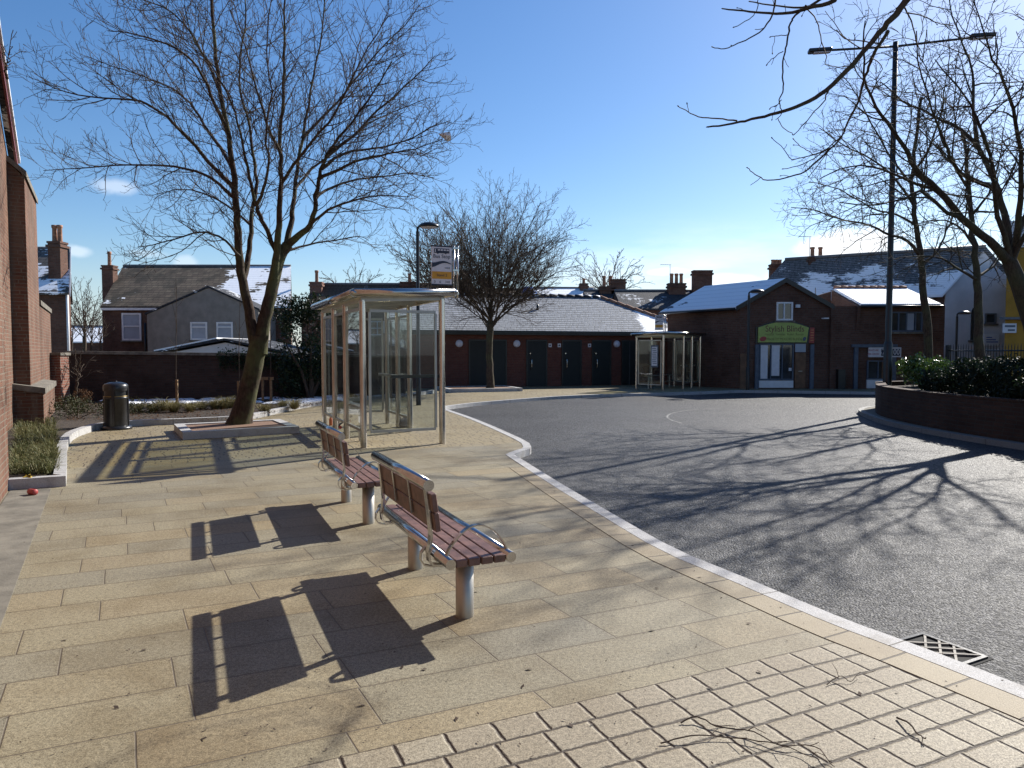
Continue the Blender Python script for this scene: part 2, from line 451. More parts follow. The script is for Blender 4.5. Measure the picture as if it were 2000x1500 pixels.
M['brick_wall'] = brick('garden_wall_brick', (0.0561,0.033,0.0264), (0.0759,0.0462,0.0363), (0.0495,0.0429,0.0383), .75)
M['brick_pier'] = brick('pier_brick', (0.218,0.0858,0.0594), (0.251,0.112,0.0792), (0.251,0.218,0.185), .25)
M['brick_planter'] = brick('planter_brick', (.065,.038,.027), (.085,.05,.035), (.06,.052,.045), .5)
M['render'] = simple('grey_render', (.24,.22,.195), .9, 0, .15, 2, .004, 60)
M['whiterender'] = simple('white_render', (.60,.59,.60), .85, 0, .1, 1.0, .004, 40)
M['yellow'] = simple('yellow_render', (.36,.185,.022), .9, 0, .2, 1.2, .004, 40)
M['stone'] = simple('coping_stone', (.15,.135,.11), .9, 0, .35, 5, .01, 25)
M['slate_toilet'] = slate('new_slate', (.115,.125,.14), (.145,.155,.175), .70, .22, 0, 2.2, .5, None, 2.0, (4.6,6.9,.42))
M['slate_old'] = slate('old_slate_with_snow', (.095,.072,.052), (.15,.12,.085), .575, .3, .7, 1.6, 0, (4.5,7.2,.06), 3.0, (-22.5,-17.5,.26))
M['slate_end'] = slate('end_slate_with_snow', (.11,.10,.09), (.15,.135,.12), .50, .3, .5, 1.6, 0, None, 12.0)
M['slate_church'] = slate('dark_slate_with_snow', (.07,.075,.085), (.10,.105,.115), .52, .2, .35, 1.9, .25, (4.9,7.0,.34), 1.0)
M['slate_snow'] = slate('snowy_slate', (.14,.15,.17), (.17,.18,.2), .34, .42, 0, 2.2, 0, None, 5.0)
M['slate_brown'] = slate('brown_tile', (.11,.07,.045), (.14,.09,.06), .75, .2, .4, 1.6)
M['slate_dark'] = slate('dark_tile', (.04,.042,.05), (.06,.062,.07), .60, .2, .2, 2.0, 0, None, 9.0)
M['clay'] = simple('clay_pot', (.30,.15,.09), .8, 0, .3)
M['door'] = simple('dark_green_door', (.005,.007,.007), .6, 0, .2)
M['lampwhite'] = simple('lamp_glass', (.62,.62,.72), .25, 0, .05)
M['bluegrey'] = simple('blue_grey_paint', (.085,.11,.15), .55, 0, .15)
M['shopgreen'] = simple('lime_sign', (.36,.44,.10), .45, 0, .08)
M['maroon'] = simple('maroon_letter', (.13,.025,.03), .5)
M['red'] = simple('red_sign', (.36,.05,.045), .5, 0, .1)
M['orange'] = simple('orange_letter', (.55,.22,.08), .5)
M['olive'] = simple('olive_letter', (.14,.16,.03), .5)
M['brownboard'] = simple('brown_board', (.16,.085,.045), .7, 0, .2)
M['amber'] = simple('amber_panel', (.62,.30,.02), .45, 0, .08)
M['navy'] = simple('navy_ink', (.02,.028,.055), .5)
M['bark_main'] = bark('sycamore_bark', (.024,.016,.012), (.075,.048,.036), .7)
M['bark_branch'] = bark('sycamore_branch', (0.0429,0.0297,0.0251), (0.0924,0.066,0.0528), .2)
M['bark_plane'] = bark('plane_bark', (0.033,0.0238,0.0185), (0.0924,0.066,0.0462), .35)
M['bark_far'] = bark('distant_bark', (0.0462,0.033,0.0251), (0.099,0.0726,0.0561), .1)
M['stake'] = simple('timber_stake', (0.238,0.145,0.0726), .8, 0, .25, 15)
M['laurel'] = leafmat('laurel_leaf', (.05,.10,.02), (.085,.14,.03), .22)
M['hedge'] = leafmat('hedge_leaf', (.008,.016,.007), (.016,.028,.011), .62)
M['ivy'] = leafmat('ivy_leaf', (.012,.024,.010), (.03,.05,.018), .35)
M['grass'] = leafmat('green_grass', (.075,.095,.03), (.22,.19,.085), .6)
M['sedge'] = leafmat('pale_sedge', (0.172,0.158,0.066), (0.277,0.231,0.112), .7)
M['shrub'] = leafmat('low_shrub_leaf', (0.033,0.0462,0.0165), (0.066,0.0561,0.0231), .6)
M['snow'] = simple('snow', (.9,.92,.95), .7, 0, .05, 8, .01, 20)
M['redtop'] = simple('resin_gravel', (0.178,0.106,0.0693), .9, 0, .3, 60, .004, 120)
M['concrete'] = simple('concrete_channel', (0.145,0.132,0.106), .9, 0, .3, 4, .003, 60)
M['plastic'] = simple('white_plastic_bag', (.75,.74,.70), .5, 0, .1)
M['blue'] = simple('blue_sheet', (.03,.16,.55), .4, 0, .2)
M['leafbrown'] = leafmat('dead_leaf', (0.066,0.0396,0.0198), (0.132,0.066,0.033), .8)
M['twig'] = simple('dead_twig', (.06,.04,.028), .9, 0, .3)
M['lead'] = simple('lead_grey', (.12,.125,.135), .6, 0, .2)
M['darkplate'] = simple('deep_dark_gap', (.006,.006,.006), .9)

M['roadpaint'] = simple('worn_road_paint', (.16,.16,.155), .8, 0, .5, 3)
def uv_along(o, key):
    """length-along / across uv for strips: key(i)->(u,v) for every vertex"""
    me = o.data; uvl = me.uv_layers.new(name='UVMap')
    for l in me.loops: uvl.data[l.index].uv = key(l.vertex_index)

# ------------------------------------------------------------------ ground, road, pavements
gb = MB(); gb.add([(-400,-200,-.14),(400,-200,-.14),(400,600,-.14),(-400,600,-.14)], [(0,1,2,3)])
struct(gb.build('ground', M['earth']))
rb = MB(); rb.add([(-4,-14,-.1),(60,-14,-.1),(60,40,-.1),(-4,40,-.1)], [(0,1,2,3)])
struct(rb.build('road', M['asphalt']))

Kpx = [(2000,1342),(1770,1254),(1660,1215),(1540,1165),(1450,1127),(1320,1075),(1215,1015),(1095,945),(1012,893)]
near = [(6.2,-9.0),(4.4,-2.0),(3.1,2.0)] + [G2(*p) for p in Kpx]
nib = [G2(1004,888),G2(1022,880.5),G2(1039,876),G2(1034,866)]
far = [G2(*p) for p in ((1018,857),(985,842),(955,829),(920,815),(890,805),(872,799),(868,795.5),(880,792.5),(930,786.5),(1000,781),(1050,777),(1100,773.5),(1200,769.5),(1300,767.8),(1400,764.5),(1440,762.5),(1465,762.8),(1520,763.3),(1600,764.3),(1715,766))] + [(18,27.0),(26,26.6),(40,26.4)]
K = resample(near, .35, 1) + resample(nib, .12, 1) + resample(far, .45, 2)
def arclen(L):
    s = [0.0]
    for i in range(1,len(L)): s.append(s[-1]+math.hypot(L[i][0]-L[i-1][0], L[i][1]-L[i-1][1]))
    return s
def kerb_strip(name, line, w, z0, z1, mat, side=1):
    A = line; B = offset(line, w*side); b = MB().strip(A, B, z0, z1); o = b.build(name, mat)
    s = arclen(line); n = len(line); uv_along(o, lambda i: (s[i % n], 0 if (i//n) % 2 == 0 else w))
    return o
pav = offset(K, .07)
pb = MB(); pb.prism(pav + [(40,60),(-60,60),(-60,-9)], -.13, 0.0)
struct(pb.build('pavement', M['paving']))
struct(kerb_strip('kerb', K, .135, -.13, .006, M['kerb']))
# soldier course just inside the kerb, along the near run
nn = len(resample(near, .35, 1))
e0 = offset(K, .137)[:nn-2]; e1 = offset(K, .345)[:nn-2]
ed = MB().strip(e0, e1, -.02, .004).build('pavement_edging', M['edging'])
s_ = arclen(e0); n_ = len(e0); uv_along(ed, lambda i: (s_[i % n_], .0096 if (i//n_) % 2 == 0 else .2195)); struct(ed)

# central island with its kerb
I = [(9.9,4.0),(9.35,8.0),(8.85,11.6),(8.55,13.6),(8.5,15.2),(8.62,16.6),(8.95,17.8),(9.2,18.7),(9.55,19.6),(10.3,20.6),(11.5,21.2),(14,21.6),(22,21.8)]
Is = resample(I, .4, 2)
ib = MB(); ib.prism(offset(Is, -.07) + [(22,4)], -.13, 0.0)
struct(ib.build('island_pavement', M['concrete']))
struct(kerb_strip('island_kerb', Is, .14, -.13, .006, M['kerb_dark'], -1))

# concrete drainage channel beside the hall
def LW(t, off=0.0):                                  # point on the hall's wall line (off = metres to its left)
    return Vector((-5.85-.5*t-.866*off, 8.2+.866*t-.5*off, 0))
ch = MB(); a, b_, c_, d_ = LW(-9,-.02), LW(0.1,-.02), LW(0.1,-.42), LW(-9,-.42)
ch.prism([(p.x,p.y) for p in (a,b_,c_,d_)], -.02, .005)
struct(ch.build('drainage_path', M['concrete']))

def road_line(name, pix, w):
    pts = resample([tuple(G(px,py,-.1)[:2]) for px,py in pix], .2, 2); A = pts; B_ = offset(pts, w)
    b = MB(); n = len(A); b.add([(p[0],p[1],-.096) for p in A]+[(p[0],p[1],-.096) for p in B_], [(i,i+1,n+i+1,n+i) for i in range(n-1)])
    return struct(b.build(name, M['roadpaint']))
road_line('road_marking', [(1400,797),(1350,800),(1312,806),(1299,813),(1306,820),(1330,827)], .05)
road_line('road_marking', [(1530,874),(1600,888),(1680,897),(1760,902)], .025)
# ------------------------------------------------------------------ benches
def make_bench(label, loc):
    t = thing('bench', label, 'bench', loc, ANG, 'steel and timber benches')
    for x in (-.185, .185):
        b = MB(); b.tube([(x,-.80,.412),(x,.80,.412)], .030, 20); b.build('seat_rail', M['steel'], t, False)
    for x in (-.117,-.039,.039,.117):
        b = MB(); b.rbox((x,0,.408), (.070,1.58,.044), .004); b.build('seat_slat', M['wood'], t, False)
    for y in (-.52,.52):
        b = MB(); b.lathe((0,y,0), [(.055,-.02),(.055,.385),(.0,.386)], 28); b.build('leg', M['steel_dark'], t, False)
        b = MB(); b.box((0,y,.371), (.37,.06,.022)); b.build('seat_bracket', M['steel_dark'], t, False)
    b = MB(); b.tube([(-.262,-.645,.835),(-.262,.645,.835)], .033, 20); b.build('back_rail', M['steel'], t, False)
    for y in (-.56,.56):
        pts = [(-.258,.815),(-.243,.70),(-.232,.60),(-.226,.53),(-.232,.47),(-.243,.43),(-.238,.38),(-.215,.352),(-.17,.345),(-.10,.358)]
        b = MB(); b.flat([(p[0],y,p[1]) for p in pts], (0,1,0), .052, .014)
        lo = [(-.240,.45),(-.268,.415),(-.272,.375),(-.25,.34),(-.20,.325),(-.13,.335)]
        b.flat([(p[0],y+.055,p[1]) for p in lo], (0,1,0), .035, .008)
        b.build('back_bracket', M['steel'], t, False)
    for y in (-.19,.19):
        b = MB(); b.flat([(-.257,y,.812),(-.243,y,.70),(-.230,y,.585)], (0,1,0), .03, .008); b.build('back_strap', M['steel'], t, False)
    MR = Matrix.Rotation(R(-8), 3, 'Y')
    for (x, z) in ((-.222,.728),(-.206,.613)):
        b = MB(); b.rbox((x,0,z), (.034,1.26,.109), .004, MR); b.build('back_slat', M['wood'], t, False)
    for y in (-.715,.715):
        pts = [(-.19+.385*i/16, y, .425+.175*math.sin(math.pi*(i/16))**.72) for i in range(17)]
        b = MB(); b.flat(pts, (0,1,0), .035, .008); b.build('armrest', M['steel'], t, False)
    return t
c1 = (G(907,1203)+G(812,1109))/2; c2 = (G(718,1021)+G(678,980))/2
make_bench('nearer steel and timber bench with arched armrests standing on the pale slabs', (c1.x,c1.y,0))
b2 = make_bench('farther steel and timber bench, the one behind the nearest bench', (c2.x,c2.y,0))

# ------------------------------------------------------------------ text
def text(name, s, size, loc, mat, parent, rz=0.0, align='CENTER', sx=1.0, ext=.002, space=1.0):
    cu = bpy.data.curves.new(name, 'FONT'); cu.body = s; cu.size = size; cu.extrude = ext; cu.align_x = align; cu.align_y = 'CENTER'; cu.space_character = space
    tmp = bpy.data.objects.new('tmp', cu); C.objects.link(tmp)
    dg = bpy.context.evaluated_depsgraph_get(); me = bpy.data.meshes.new_from_object(tmp.evaluated_get(dg)); bpy.data.objects.remove(tmp)
    mat4 = Matrix.Translation(loc) @ Matrix.Rotation(rz, 4, 'Z') @ Matrix.Rotation(R(90), 4, 'X') @ Matrix.Diagonal((sx,1,1,1))
    me.transform(mat4); me.materials.clear(); me.materials.append(mat); me.name = name
    o = bpy.data.objects.new(name, me); C.objects.link(o); o.parent = parent
    return o

# ------------------------------------------------------------------ bus shelters and their stop signs
def make_shelter(label, loc, rz, sc=1.0, notice=False):
    t = thing('bus_shelter', label, 'bus shelter', loc, rz, 'glass bus shelters'); t.scale = (sc,)*3
    W, L = 1.37, 3.78
    for (x, y) in ((-W,0),(-W,1.41),(-W,2.55),(-W,L),(0,0),(0,2.0),(0,2.88),(0,L)):
        z = 2.44 if x < -1 else 2.50
        b = MB(); b.lathe((x,y,0), [(.055,-.02),(.055,z)], 24); b.build('post', M['steel'], t, False)
    def pane(p, q, z0, z1):
        p = Vector(p); q = Vector(q); d = (q-p).normalized(); n = Vector((-d.y,d.x,0))
        b = MB(); b.slab([p+Vector((0,0,z0)),q+Vector((0,0,z0)),q+Vector((0,0,z1)),p+Vector((0,0,z1))], n*.008)
        g = b.build('glass_pane', M['glass'], t, False)
        fb = MB()
        for z in (z0, z1): fb.box((p+q)/2+Vector((0,0,z))+n*.004, ((q-p).length,.04,.045), 0, Matrix.Rotation(math.atan2(d.y,d.x),3,'Z'))
        for r_ in (p,q): fb.box(r_+Vector((0,0,(z0+z1)/2))+n*.004, (.04,.036,z1-z0-.047))
        fb.build('pane_frame', M['steel_dark'], g, False)
        return g
    for (y0,y1) in ((0,1.41),(1.41,2.55),(2.55,L)): pane((-W,y0+.1,0),(-W,y1-.1,0), .28, 2.3)
    for (y0,y1) in ((2.0,2.88),(2.88,L)): pane((0,y0+.1,0),(0,y1-.1,0), .28, 2.3)
    pane((-W+.115,0,0),(-.115,0,0), .26, 2.27)
    pane((-W+.1,L,0),(-.1,L,0), .28, 2.3)
    b = MB(); b.box((-.46,.05,1.17), (.86,.035,.055)); 
    b.build('hand_rail', M['black'], t, False)
    b = MB(); b.box((-.2,2.9,1.1),(.05,1.55,.05)); b.box((-W+.14,1.95,.62),(.16,2.6,.035)); b.box((-W+.14,.9,.3),(.05,.05,.6)); b.box((-W+.14,3.0,.3),(.05,.05,.6)); b.build('perch_seat', M['steel_dark'], t, False)
    # roof
    x0, x1, y0, y1, zl, zr = -W-.17, .17, -.16, L+.16, 2.535, 2.60
    b = MB(); b.slab([(x0,y0,zl),(x1,y0,zr),(x1,y1,zr),(x0,y1,zl)], (0,0,.03)); rf = b.build('roof', M['roofglass'], t, False)
    cs = [(x0,y0,zl+.01),(x1,y0,zr+.01),(x1,y1,zr+.01),(x0,y1,zl+.01)]
    for i in range(4):
        b = MB(); b.tube([cs[i],cs[(i+1)%4]], .066, 20); b.build('edge_tube', M['steel'], rf, False)
    for c in cs:
        b = MB(); b.lathe(c, [(.0,-.062),(.036,-.05),(.066,-.02),(.074,0),(.066,.02),(.036,.05),(0,.062)], 18); b.build('corner_joint', M['steel'], rf, False)
    b = MB()
    for x, z in ((-W,2.455),(0,2.515)): b.box((x,L/2,z), (.07,L+.1,.08))
    for y in (0.0,1.41,2.55,L): b.slab([(-W+.036,y-.035,2.415),(-.036,y-.035,2.475),(-.036,y-.035,2.55),(-W+.036,y-.035,2.49)], (0,.07,0))
    b.build('roof_beam', M['stone'] if False else M['steel_dark'], t, False)
    if notice:
        b = MB(); b.box((-.42,-.03,1.55),(.36,.03,1.0)); nb = b.build('notice_board', M['bluegrey'], t, False)
        b = MB(); b.box((-.42,-.048,1.55),(.28,.006,.86)); b.build('timetable', M['offwhite'], nb, False)
        b = MB()
        for i in range(9): b.box((-.42+.02*(i%3-1),-.053,1.9-.085*i),(.2,.004,.03))
        b.build('timetable_rows', M['bluegrey'], nb, False)
    return t
def make_stop_sign(label, loc, rz, sc, stand, routes):
    t = thing('bus_stop_sign', label, 'bus stop sign', loc, rz, 'bus stop flags'); t.scale = (sc,)*3
    b = MB(); b.tube([(-.045,0,2.52),(-.045,0,3.42)], .02, 14); b.tube([(.02,0,2.52),(.02,0,3.42)], .02, 14)
    for z in (2.6,3.0,3.38): b.box((-.012,0,z),(.10,.045,.03))
    b.build('pole', M['steel'], t, False)
    b = MB(); b.rbox((-.265,0,3.07),(.36,.022,.64), .004); fl = b.build('flag', M['offwhite'], t, False)
    for z in (3.40,2.745): MB().box((-.265,0,z),(.37,.028,.02)).build('trim', M['navy'], fl, False)
    b = MB(); b.rbox((-.265,-.014,3.322),(.27,.005,.08), .002); b.tube([(-.335,-.013,3.284),(-.335,-.017,3.284)], .016, 12); b.tube([(-.195,-.013,3.284),(-.195,-.017,3.284)], .016, 12); b.build('bus_pictogram', M['navy'], fl, False)
    for i in range(4): MB().box((-.315+.052*i,-.0185,3.335),(.04,.004,.022)).build('pictogram_window', M['offwhite'], fl, False)
    MB().box((-.379,-.0185,3.322),(.013,.004,.055)).build('pictogram_window', M['offwhite'], fl, False)
    text('lettering', 'Bus Stop', .088, (-.265,-.0135,3.225), M['navy'], fl, sx=.98)
    b = MB(); n = 24; top = []; bot = []
    for i in range(n+1):
        q = i/n; x = -.438+.34*q
        mid = 3.105+.028*math.sin((q-.3)*math.pi*1.5); w = .034*(1-q)**1.2+.006
        top.append((x,mid+w)); bot.append((x,mid-w))
    poly = [(p[0],-.0135,p[1]) for p in top] + [(p[0],-.0135,p[1]) for p in bot[::-1]]
    b.slab(poly, (0,-.004,0)); b.build('wave_logo', M['navy'], fl, False)
    text('lettering', 'travel', .042, (-.165,-.0135,3.035), M['bluegrey'], fl)
    b = MB(); b.box((-.265,-.0135,2.905),(.345,.005,.125)); b.build('stand_panel', M['amber'], fl, False)
    text('lettering', stand, .062, (-.265,-.017,2.905), M['navy'], fl)
    for i, q in enumerate(routes): text('lettering', q, .058, (-.39+.095*i+(.035 if len(q) > 1 else 0),-.0135,2.79), M['navy'], fl)
    return t
p2 = G(864,866)
make_shelter('large glass and steel bus shelter beside the benches, its roof edged with tubes', (p2.x,p2.y,0), ANG)
make_stop_sign('white bus stop sign with amber panel above the nearer shelter', (p2.x+EX.x*.27,p2.y+EX.y*.27,0), ANG-R(3), 1.0, 'Stand 2', ('3','6','310'))
R2 = math.atan2(-.64,.766); s2 = Vector((6.13,28.8,0))
make_shelter('distant small glass bus shelter in front of the red brick block', s2, R2, .90, True)
make_stop_sign('far bus stop sign over the distant shelter, small white and amber', s2+Vector((.05,-.05,0)), R(-8), .90, 'Stand 1', ('3','375'))

# ------------------------------------------------------------------ litter bin
bp = G(228,838)
bt = thing('litter_bin', 'black round litter bin with gold bands beside the bed kerb', 'litter bin', (bp.x,bp.y,0))
MB().lathe((0,0,0), [(.0,0),(.29,0),(.29,.035),(.27,.06),(.225,.075)], 32).build('base', M['blackmetal'], bt, False)
MB().lathe((0,0,0), [(.222,.07),(.222,.62),(.228,.625),(.228,.66),(.222,.665)], 32).build('body', M['blackmetal'], bt, False)
MB().lathe((0,0,0), [(.205,.66),(.205,.80)], 32).build('throat', M['black'], bt, False)
for z in (.668,.815): MB().lathe((0,0,0), [(.224,z),(.228,z+.004),(.228,z+.016),(.224,z+.02)], 32).build('band', M['gold'], bt, False)
MB().lathe((0,0,0), [(.226,.79),(.232,.83),(.232,.90),(.20,.935),(.11,.965),(.03,.975),(.03,.99),(.0,.995)], 32).build('lid', M['blackmetal'], bt, False)
b = MB()
for a in (R(-75),R(15),R(105),R(195)): b.box((.226*math.cos(a),.226*math.sin(a),.44),(.02,.05,.82),a)
b.build('upright', M['blackmetal'], bt, False)

# ------------------------------------------------------------------ street lamps
lt = thing('street_lamp', 'tall black twin arm street lamp rising from the planter corner', 'street lamp', AT(1733,745,20.0)*1)
lt.location.z = .5
MB().lathe((0,0,0), [(.115,-.5),(.115,1.3),(.10,1.34),(.085,1.4),(.075,5),(.065,9.62),(.0,9.63)], 20).build('column', M['black'], lt, False)
for s, ln in ((-1,2.15),(1,2.35)):
    b = MB(); dx, dy = (s*.985, -s*.17)
    b.tube([(0,0,9.5),(dx*ln,dy*ln,9.5+.12*(1 if s>0 else .2))], .032, 10); ar = b.build('arm', M['black'], lt, False)
    zc = 9.5+.12*(1 if s>0 else .2); Mr = Matrix.Rotation(math.atan2(dy,dx),3,'Z')
    b = MB(); b.rbox((dx*(ln-.18),dy*(ln-.18),zc),(.62,.22,.11),.03,Mr); b.build('lamp_head', M['black'], ar, False)
    b = MB(); b.box((dx*(ln-.22),dy*(ln-.22),zc-.06),(.42,.16,.02),0,Mr); b.build('lens', M['lampwhite'], ar, False)
def small_lamp(label, px, Y, ytop, side=1, sc=1.0):
    p = AT(px, 700, Y); h = AT(px, ytop, Y).z
    t = thing('street_lamp', label, 'street lamp', (p.x,p.y,0), 0, 'single head street lamps')
    MB().lathe((0,0,0), [(.075,0),(.075,.9),(.055,.95),(.05,h-.15)], 16).build('column', M['black'], t, False)
    b = MB(); b.tube([(0,0,h-.16),(0,0,h-.05),(side*.05,0,h),(side*.2,0,h+.02)], .035, 10); b.build('arm', M['black'], t, False)
    b = MB(); n = 10; vs = []
    prof = [(.0,.12),(.10,.115),(.2,.085),(.27,.04),(.29,0),(.26,-.03)]
    b.lathe((0,0,0), prof, 22); b.v = [(p_[0]*1.05+side*.33, p_[1]*.8, p_[2]+h) for p_ in b.v]; b.build('lamp_head', M['black'], t, False)
    b = MB(); b.lathe((0,0,0), [(.255,-.03),(.2,-.055),(.0,-.06)], 20); b.v = [(p_[0]*1.05+side*.33, p_[1]*.8, p_[2]+h) for p_ in b.v]; b.build('lens', M['lampwhite'], t, False)
    return t
small_lamp('black street lamp with domed head rising behind the nearer bus shelter', 817, 21.0, 442)
small_lamp('black street lamp with domed head standing against the brick blinds shop', 1461, 29.4, 570)
small_lamp('black street lamp with domed head in front of the white rendered gable', 1867, 34.0, 612)

# ------------------------------------------------------------------ buildings
def win(parent, p0, p1, Y, mullions=(), transoms=(), frame=M['white'], pane=M['pane'], fw=.06, name='window', nrm=-1, sill=True, proud=.03):
    """window on a camera-facing wall at depth Y; p0/p1 = (x,z) corners in the world"""
    (x0,z0),(x1,z1) = p0, p1
    b = MB(); y = Y-proud
    for x in (x0+fw/2,x1-fw/2): b.box((x,y,(z0+z1)/2),(fw,.08,z1-z0))
    for z in (z0+fw/2,z1-fw/2): b.box(((x0+x1)/2,y,z),(x1-x0-2*fw,.08,fw))
    for m in mullions: b.box((x0+(x1-x0)*m,y,(z0+z1)/2),(fw*.8,.07,z1-z0-2*fw))
    for m in transoms: b.box(((x0+x1)/2,y,z0+(z1-z0)*m),(x1-x0-2*fw,.06,fw*.8))
    w = b.build(name, frame, parent)
    b = MB(); b.box(((x0+x1)/2,Y-.012,(z0+z1)/2),(x1-x0-.02,.02,z1-z0-.02)); b.build('pane', pane, w)
    if sill: MB().box(((x0+x1)/2,Y-.06,z0-.045),(x1-x0+.16,.13,.085)).build('sill', M['stone'], w)
    return w
def pitched(parent, A, W, L, ze, zr, frac=.5, ze2=None, wall=None, roof=None, over=.18, eav=.2, z0=-.12, th=.11):
    """block with a pitched roof: profile across W, extruded along L"""
    A = Vector((A[0],A[1],0)); W = Vector((W[0],W[1],0)); L = Vector((L[0],L[1],0)); ze2 = ze if ze2 is None else ze2
    Zv = lambda p, z: Vector((p.x,p.y,z))
    b = MB(); b.slab([Zv(A,z0),Zv(A+W,z0),Zv(A+W,ze2),Zv(A+W*frac,zr),Zv(A,ze)], L)
    w = b.build('wall', wall, parent)
    l = L.normalized(); a = A-l*over; LL = L+l*2*over
    b = MB(); wn = W.length
    s1 = (zr-ze)/(frac*wn); s2_ = (zr-ze2)/((1-frac)*wn); u = W.normalized()
    e1 = Zv(a-u*eav, ze-s1*eav+.015); r1 = Zv(a+W*frac, zr+.015); e2 = Zv(a+W+u*eav, ze2-s2_*eav+.015)
    b.slab([e1,r1,r1+Vector((0,0,th)),e1+Vector((0,0,th))], LL); b.slab([r1,e2,e2+Vector((0,0,th)),r1+Vector((0,0,th))], LL)
    rf = b.build('roof', roof, parent)
    b = MB(); b.tube([r1+Vector((0,0,th+.02)),r1+LL+Vector((0,0,th+.02))], .09, 6); b.build('ridge_tiles', M['lead'], rf)
    return w, rf
def chimney(parent, p, z0, z1, w=.9, d=.5, pots=2, mat=M['brick_dark'], rz=0, aerial=0, poth=.55):
    b = MB(); b.box((p[0],p[1],(z0+z1)/2),(w,d,z1-z0),rz); b.box((p[0],p[1],z1-.16),(w+.14,d+.14,.12),rz); b.box((p[0],p[1],z1+.03),(w+.07,d+.07,.10),rz)
    c = b.build('chimney', mat, parent)
    for i in range(pots):
        x = p[0]+((i+.5)/pots-.5)*w*.85
        MB().lathe((x,p[1],z1+.07), [(.13,0),(.115,.1),(.105,poth*.8),(.135,poth*.85),(.135,poth),(.08,poth),(.08,poth*.7)], 12).build('chimney_pot', M['clay'], c)
    if aerial:
        b = MB(); x, y = p[0]+aerial*w*.4, p[1]-.1
        b.tube([(x,y,z1-.1),(x,y,z1+1.3)], .018, 5); b.tube([(x-.65,y,z1+1.28),(x+.1,y,z1+1.28)], .014, 5)
        for i in range(5): b.tube([(x-.6+.14*i,y-.18,z1+1.28),(x-.6+.14*i,y+.18,z1+1.28)], .008, 4)
        b.build('aerial', M['lead'], c)
    return c

# --- red brick toilet block
tA = Vector((AT(700,650,29.6).x,29.6,0)); f0 = Vector((-2.89,31.0,0)); fd = Vector((8.72,2.7,0)).normalized(); fn = Vector((-fd.y,fd.x,0))
t0, t1 = -2.3, 12.1; D = 7.0; ze, zr = 2.45, 4.28
def TB(t, back=0, z=0): q = f0+fd*t+fn*back; return Vector((q.x,q.y,z))
tb = thing('toilet_block', 'low red brick block with grey slate roof and dark doors', 'building', f0)
MB().slab([TB(t0,0,-.1),TB(t1,0,-.1),TB(t1,0,ze),TB(t0,0,ze)], fn*D).build('wall', M['brick_red'], tb)
b = MB(); o_ = .3; th = .09
E0,E1,R0,R1 = TB(t0,-o_,ze-.02),TB(t1+o_,-o_,ze-.02),TB(t0,D/2,zr),TB(t1-D/2+.3,D/2,zr); B0,B1 = TB(t0,D+o_,ze-.02),TB(t1+o_,D+o_,ze-.02)
Z = Vector((0,0,th))
b.add([E0,E1,R1,R0,B0,B1,E0+Z,E1+Z,R1+Z,R0+Z,B0+Z,B1+Z], [(6,7,8,9),(7,11,8),(9,8,11,10),(0,1,7,6),(1,5,11,7),(5,4,10,11),(0,6,9,3),(3,9,10,4),(0,3,2,1),(1,2,5),(2,3,4,5)])
rf = b.build('roof', M['slate_toilet'], tb)
b = MB(); L_ = (R1-R0).length; nt = int(L_/.45)
for i in range(nt):
    p = R0.lerp(R1,i/nt)+Z; q = R0.lerp(R1,(i+.97)/nt)+Z; b.tube([p+Vector((0,0,.035)),q+Vector((0,0,.0))], .11, 7)
b.build('ridge_tiles', M['slate_dark'], rf)
b = MB(); nt = 11
for i in range(nt):
    p = R1.lerp(E1,i/nt)+Z; q = R1.lerp(E1,(i+.97)/nt)+Z; b.tube([p+Vector((0,0,.04)),q], .10, 7)
b.build('hip_tiles', M['clay'], rf)
vp = TB(4.9,1.9,ze+(zr-ze)*.55+.1); MB().cyl(vp, .06, .28, 10).build('vent_pipe', M['black'], rf)
b = MB(); b.slab([TB(t0,-o_-.06,ze-.05),TB(t1+o_,-o_-.06,ze-.05),TB(t1+o_,-o_-.06,ze+.05),TB(t0,-o_-.06,ze+.05)], fn*.05); b.slab([TB(t0,-o_+.0,ze-.12),TB(t1+o_-.02,-o_,ze-.12),TB(t1+o_-.02,-o_,ze-.045),TB(t0,-o_,ze-.045)], fn*(.29)); b.build('gutter', M['black'], tb)
def tt(px):  # facade parameter for an image column
    r = (px-CX)/F; return (r*f0.y-f0.x)/(fd.x-r*fd.y)
for (a_, c_, hd) in ((918,987,0),(1030,1066,1),(1099,1133,1),(1158,1191,1),(1216,1242,0)):
    ta, tc = tt(a_), tt(c_)
    d_ = MB().slab([TB(ta,-.03,0.02),TB(tc,-.03,0.02),TB(tc,-.03,2.06),TB(ta,-.03,2.06)], fn*.05).build('door', M['door'], tb)
    b = MB()
    for q0,q1,z0,z1 in ((ta-.06,ta,0,2.12),(tc,tc+.06,0,2.12),(ta,tc,2.06,2.12)): b.slab([TB(q0,-.045,z0),TB(q1,-.045,z0),TB(q1,-.045,z1),TB(q0,-.045,z1)], fn*.07)
    b.build('door_frame', M['black'], d_)
    if hd:
        th_ = ta+.13; b = MB(); b.tube([TB(th_,-.03,.78),TB(th_+.05,-.1,.86),TB(th_+.05,-.1,1.2),TB(th_,-.03,1.28)], .016, 8); b.box(TB(th_,-.045,1.5),(.04,.04,.05)); b.build('handle', M['steel'], d_)
    else:
        b = MB(); b.slab([TB((ta+tc)/2-.008,-.036,.03),TB((ta+tc)/2+.008,-.036,.03),TB((ta+tc)/2+.008,-.036,2.05),TB((ta+tc)/2-.008,-.036,2.05)], fn*.004); b.build('door_seam', M['lead'], d_)
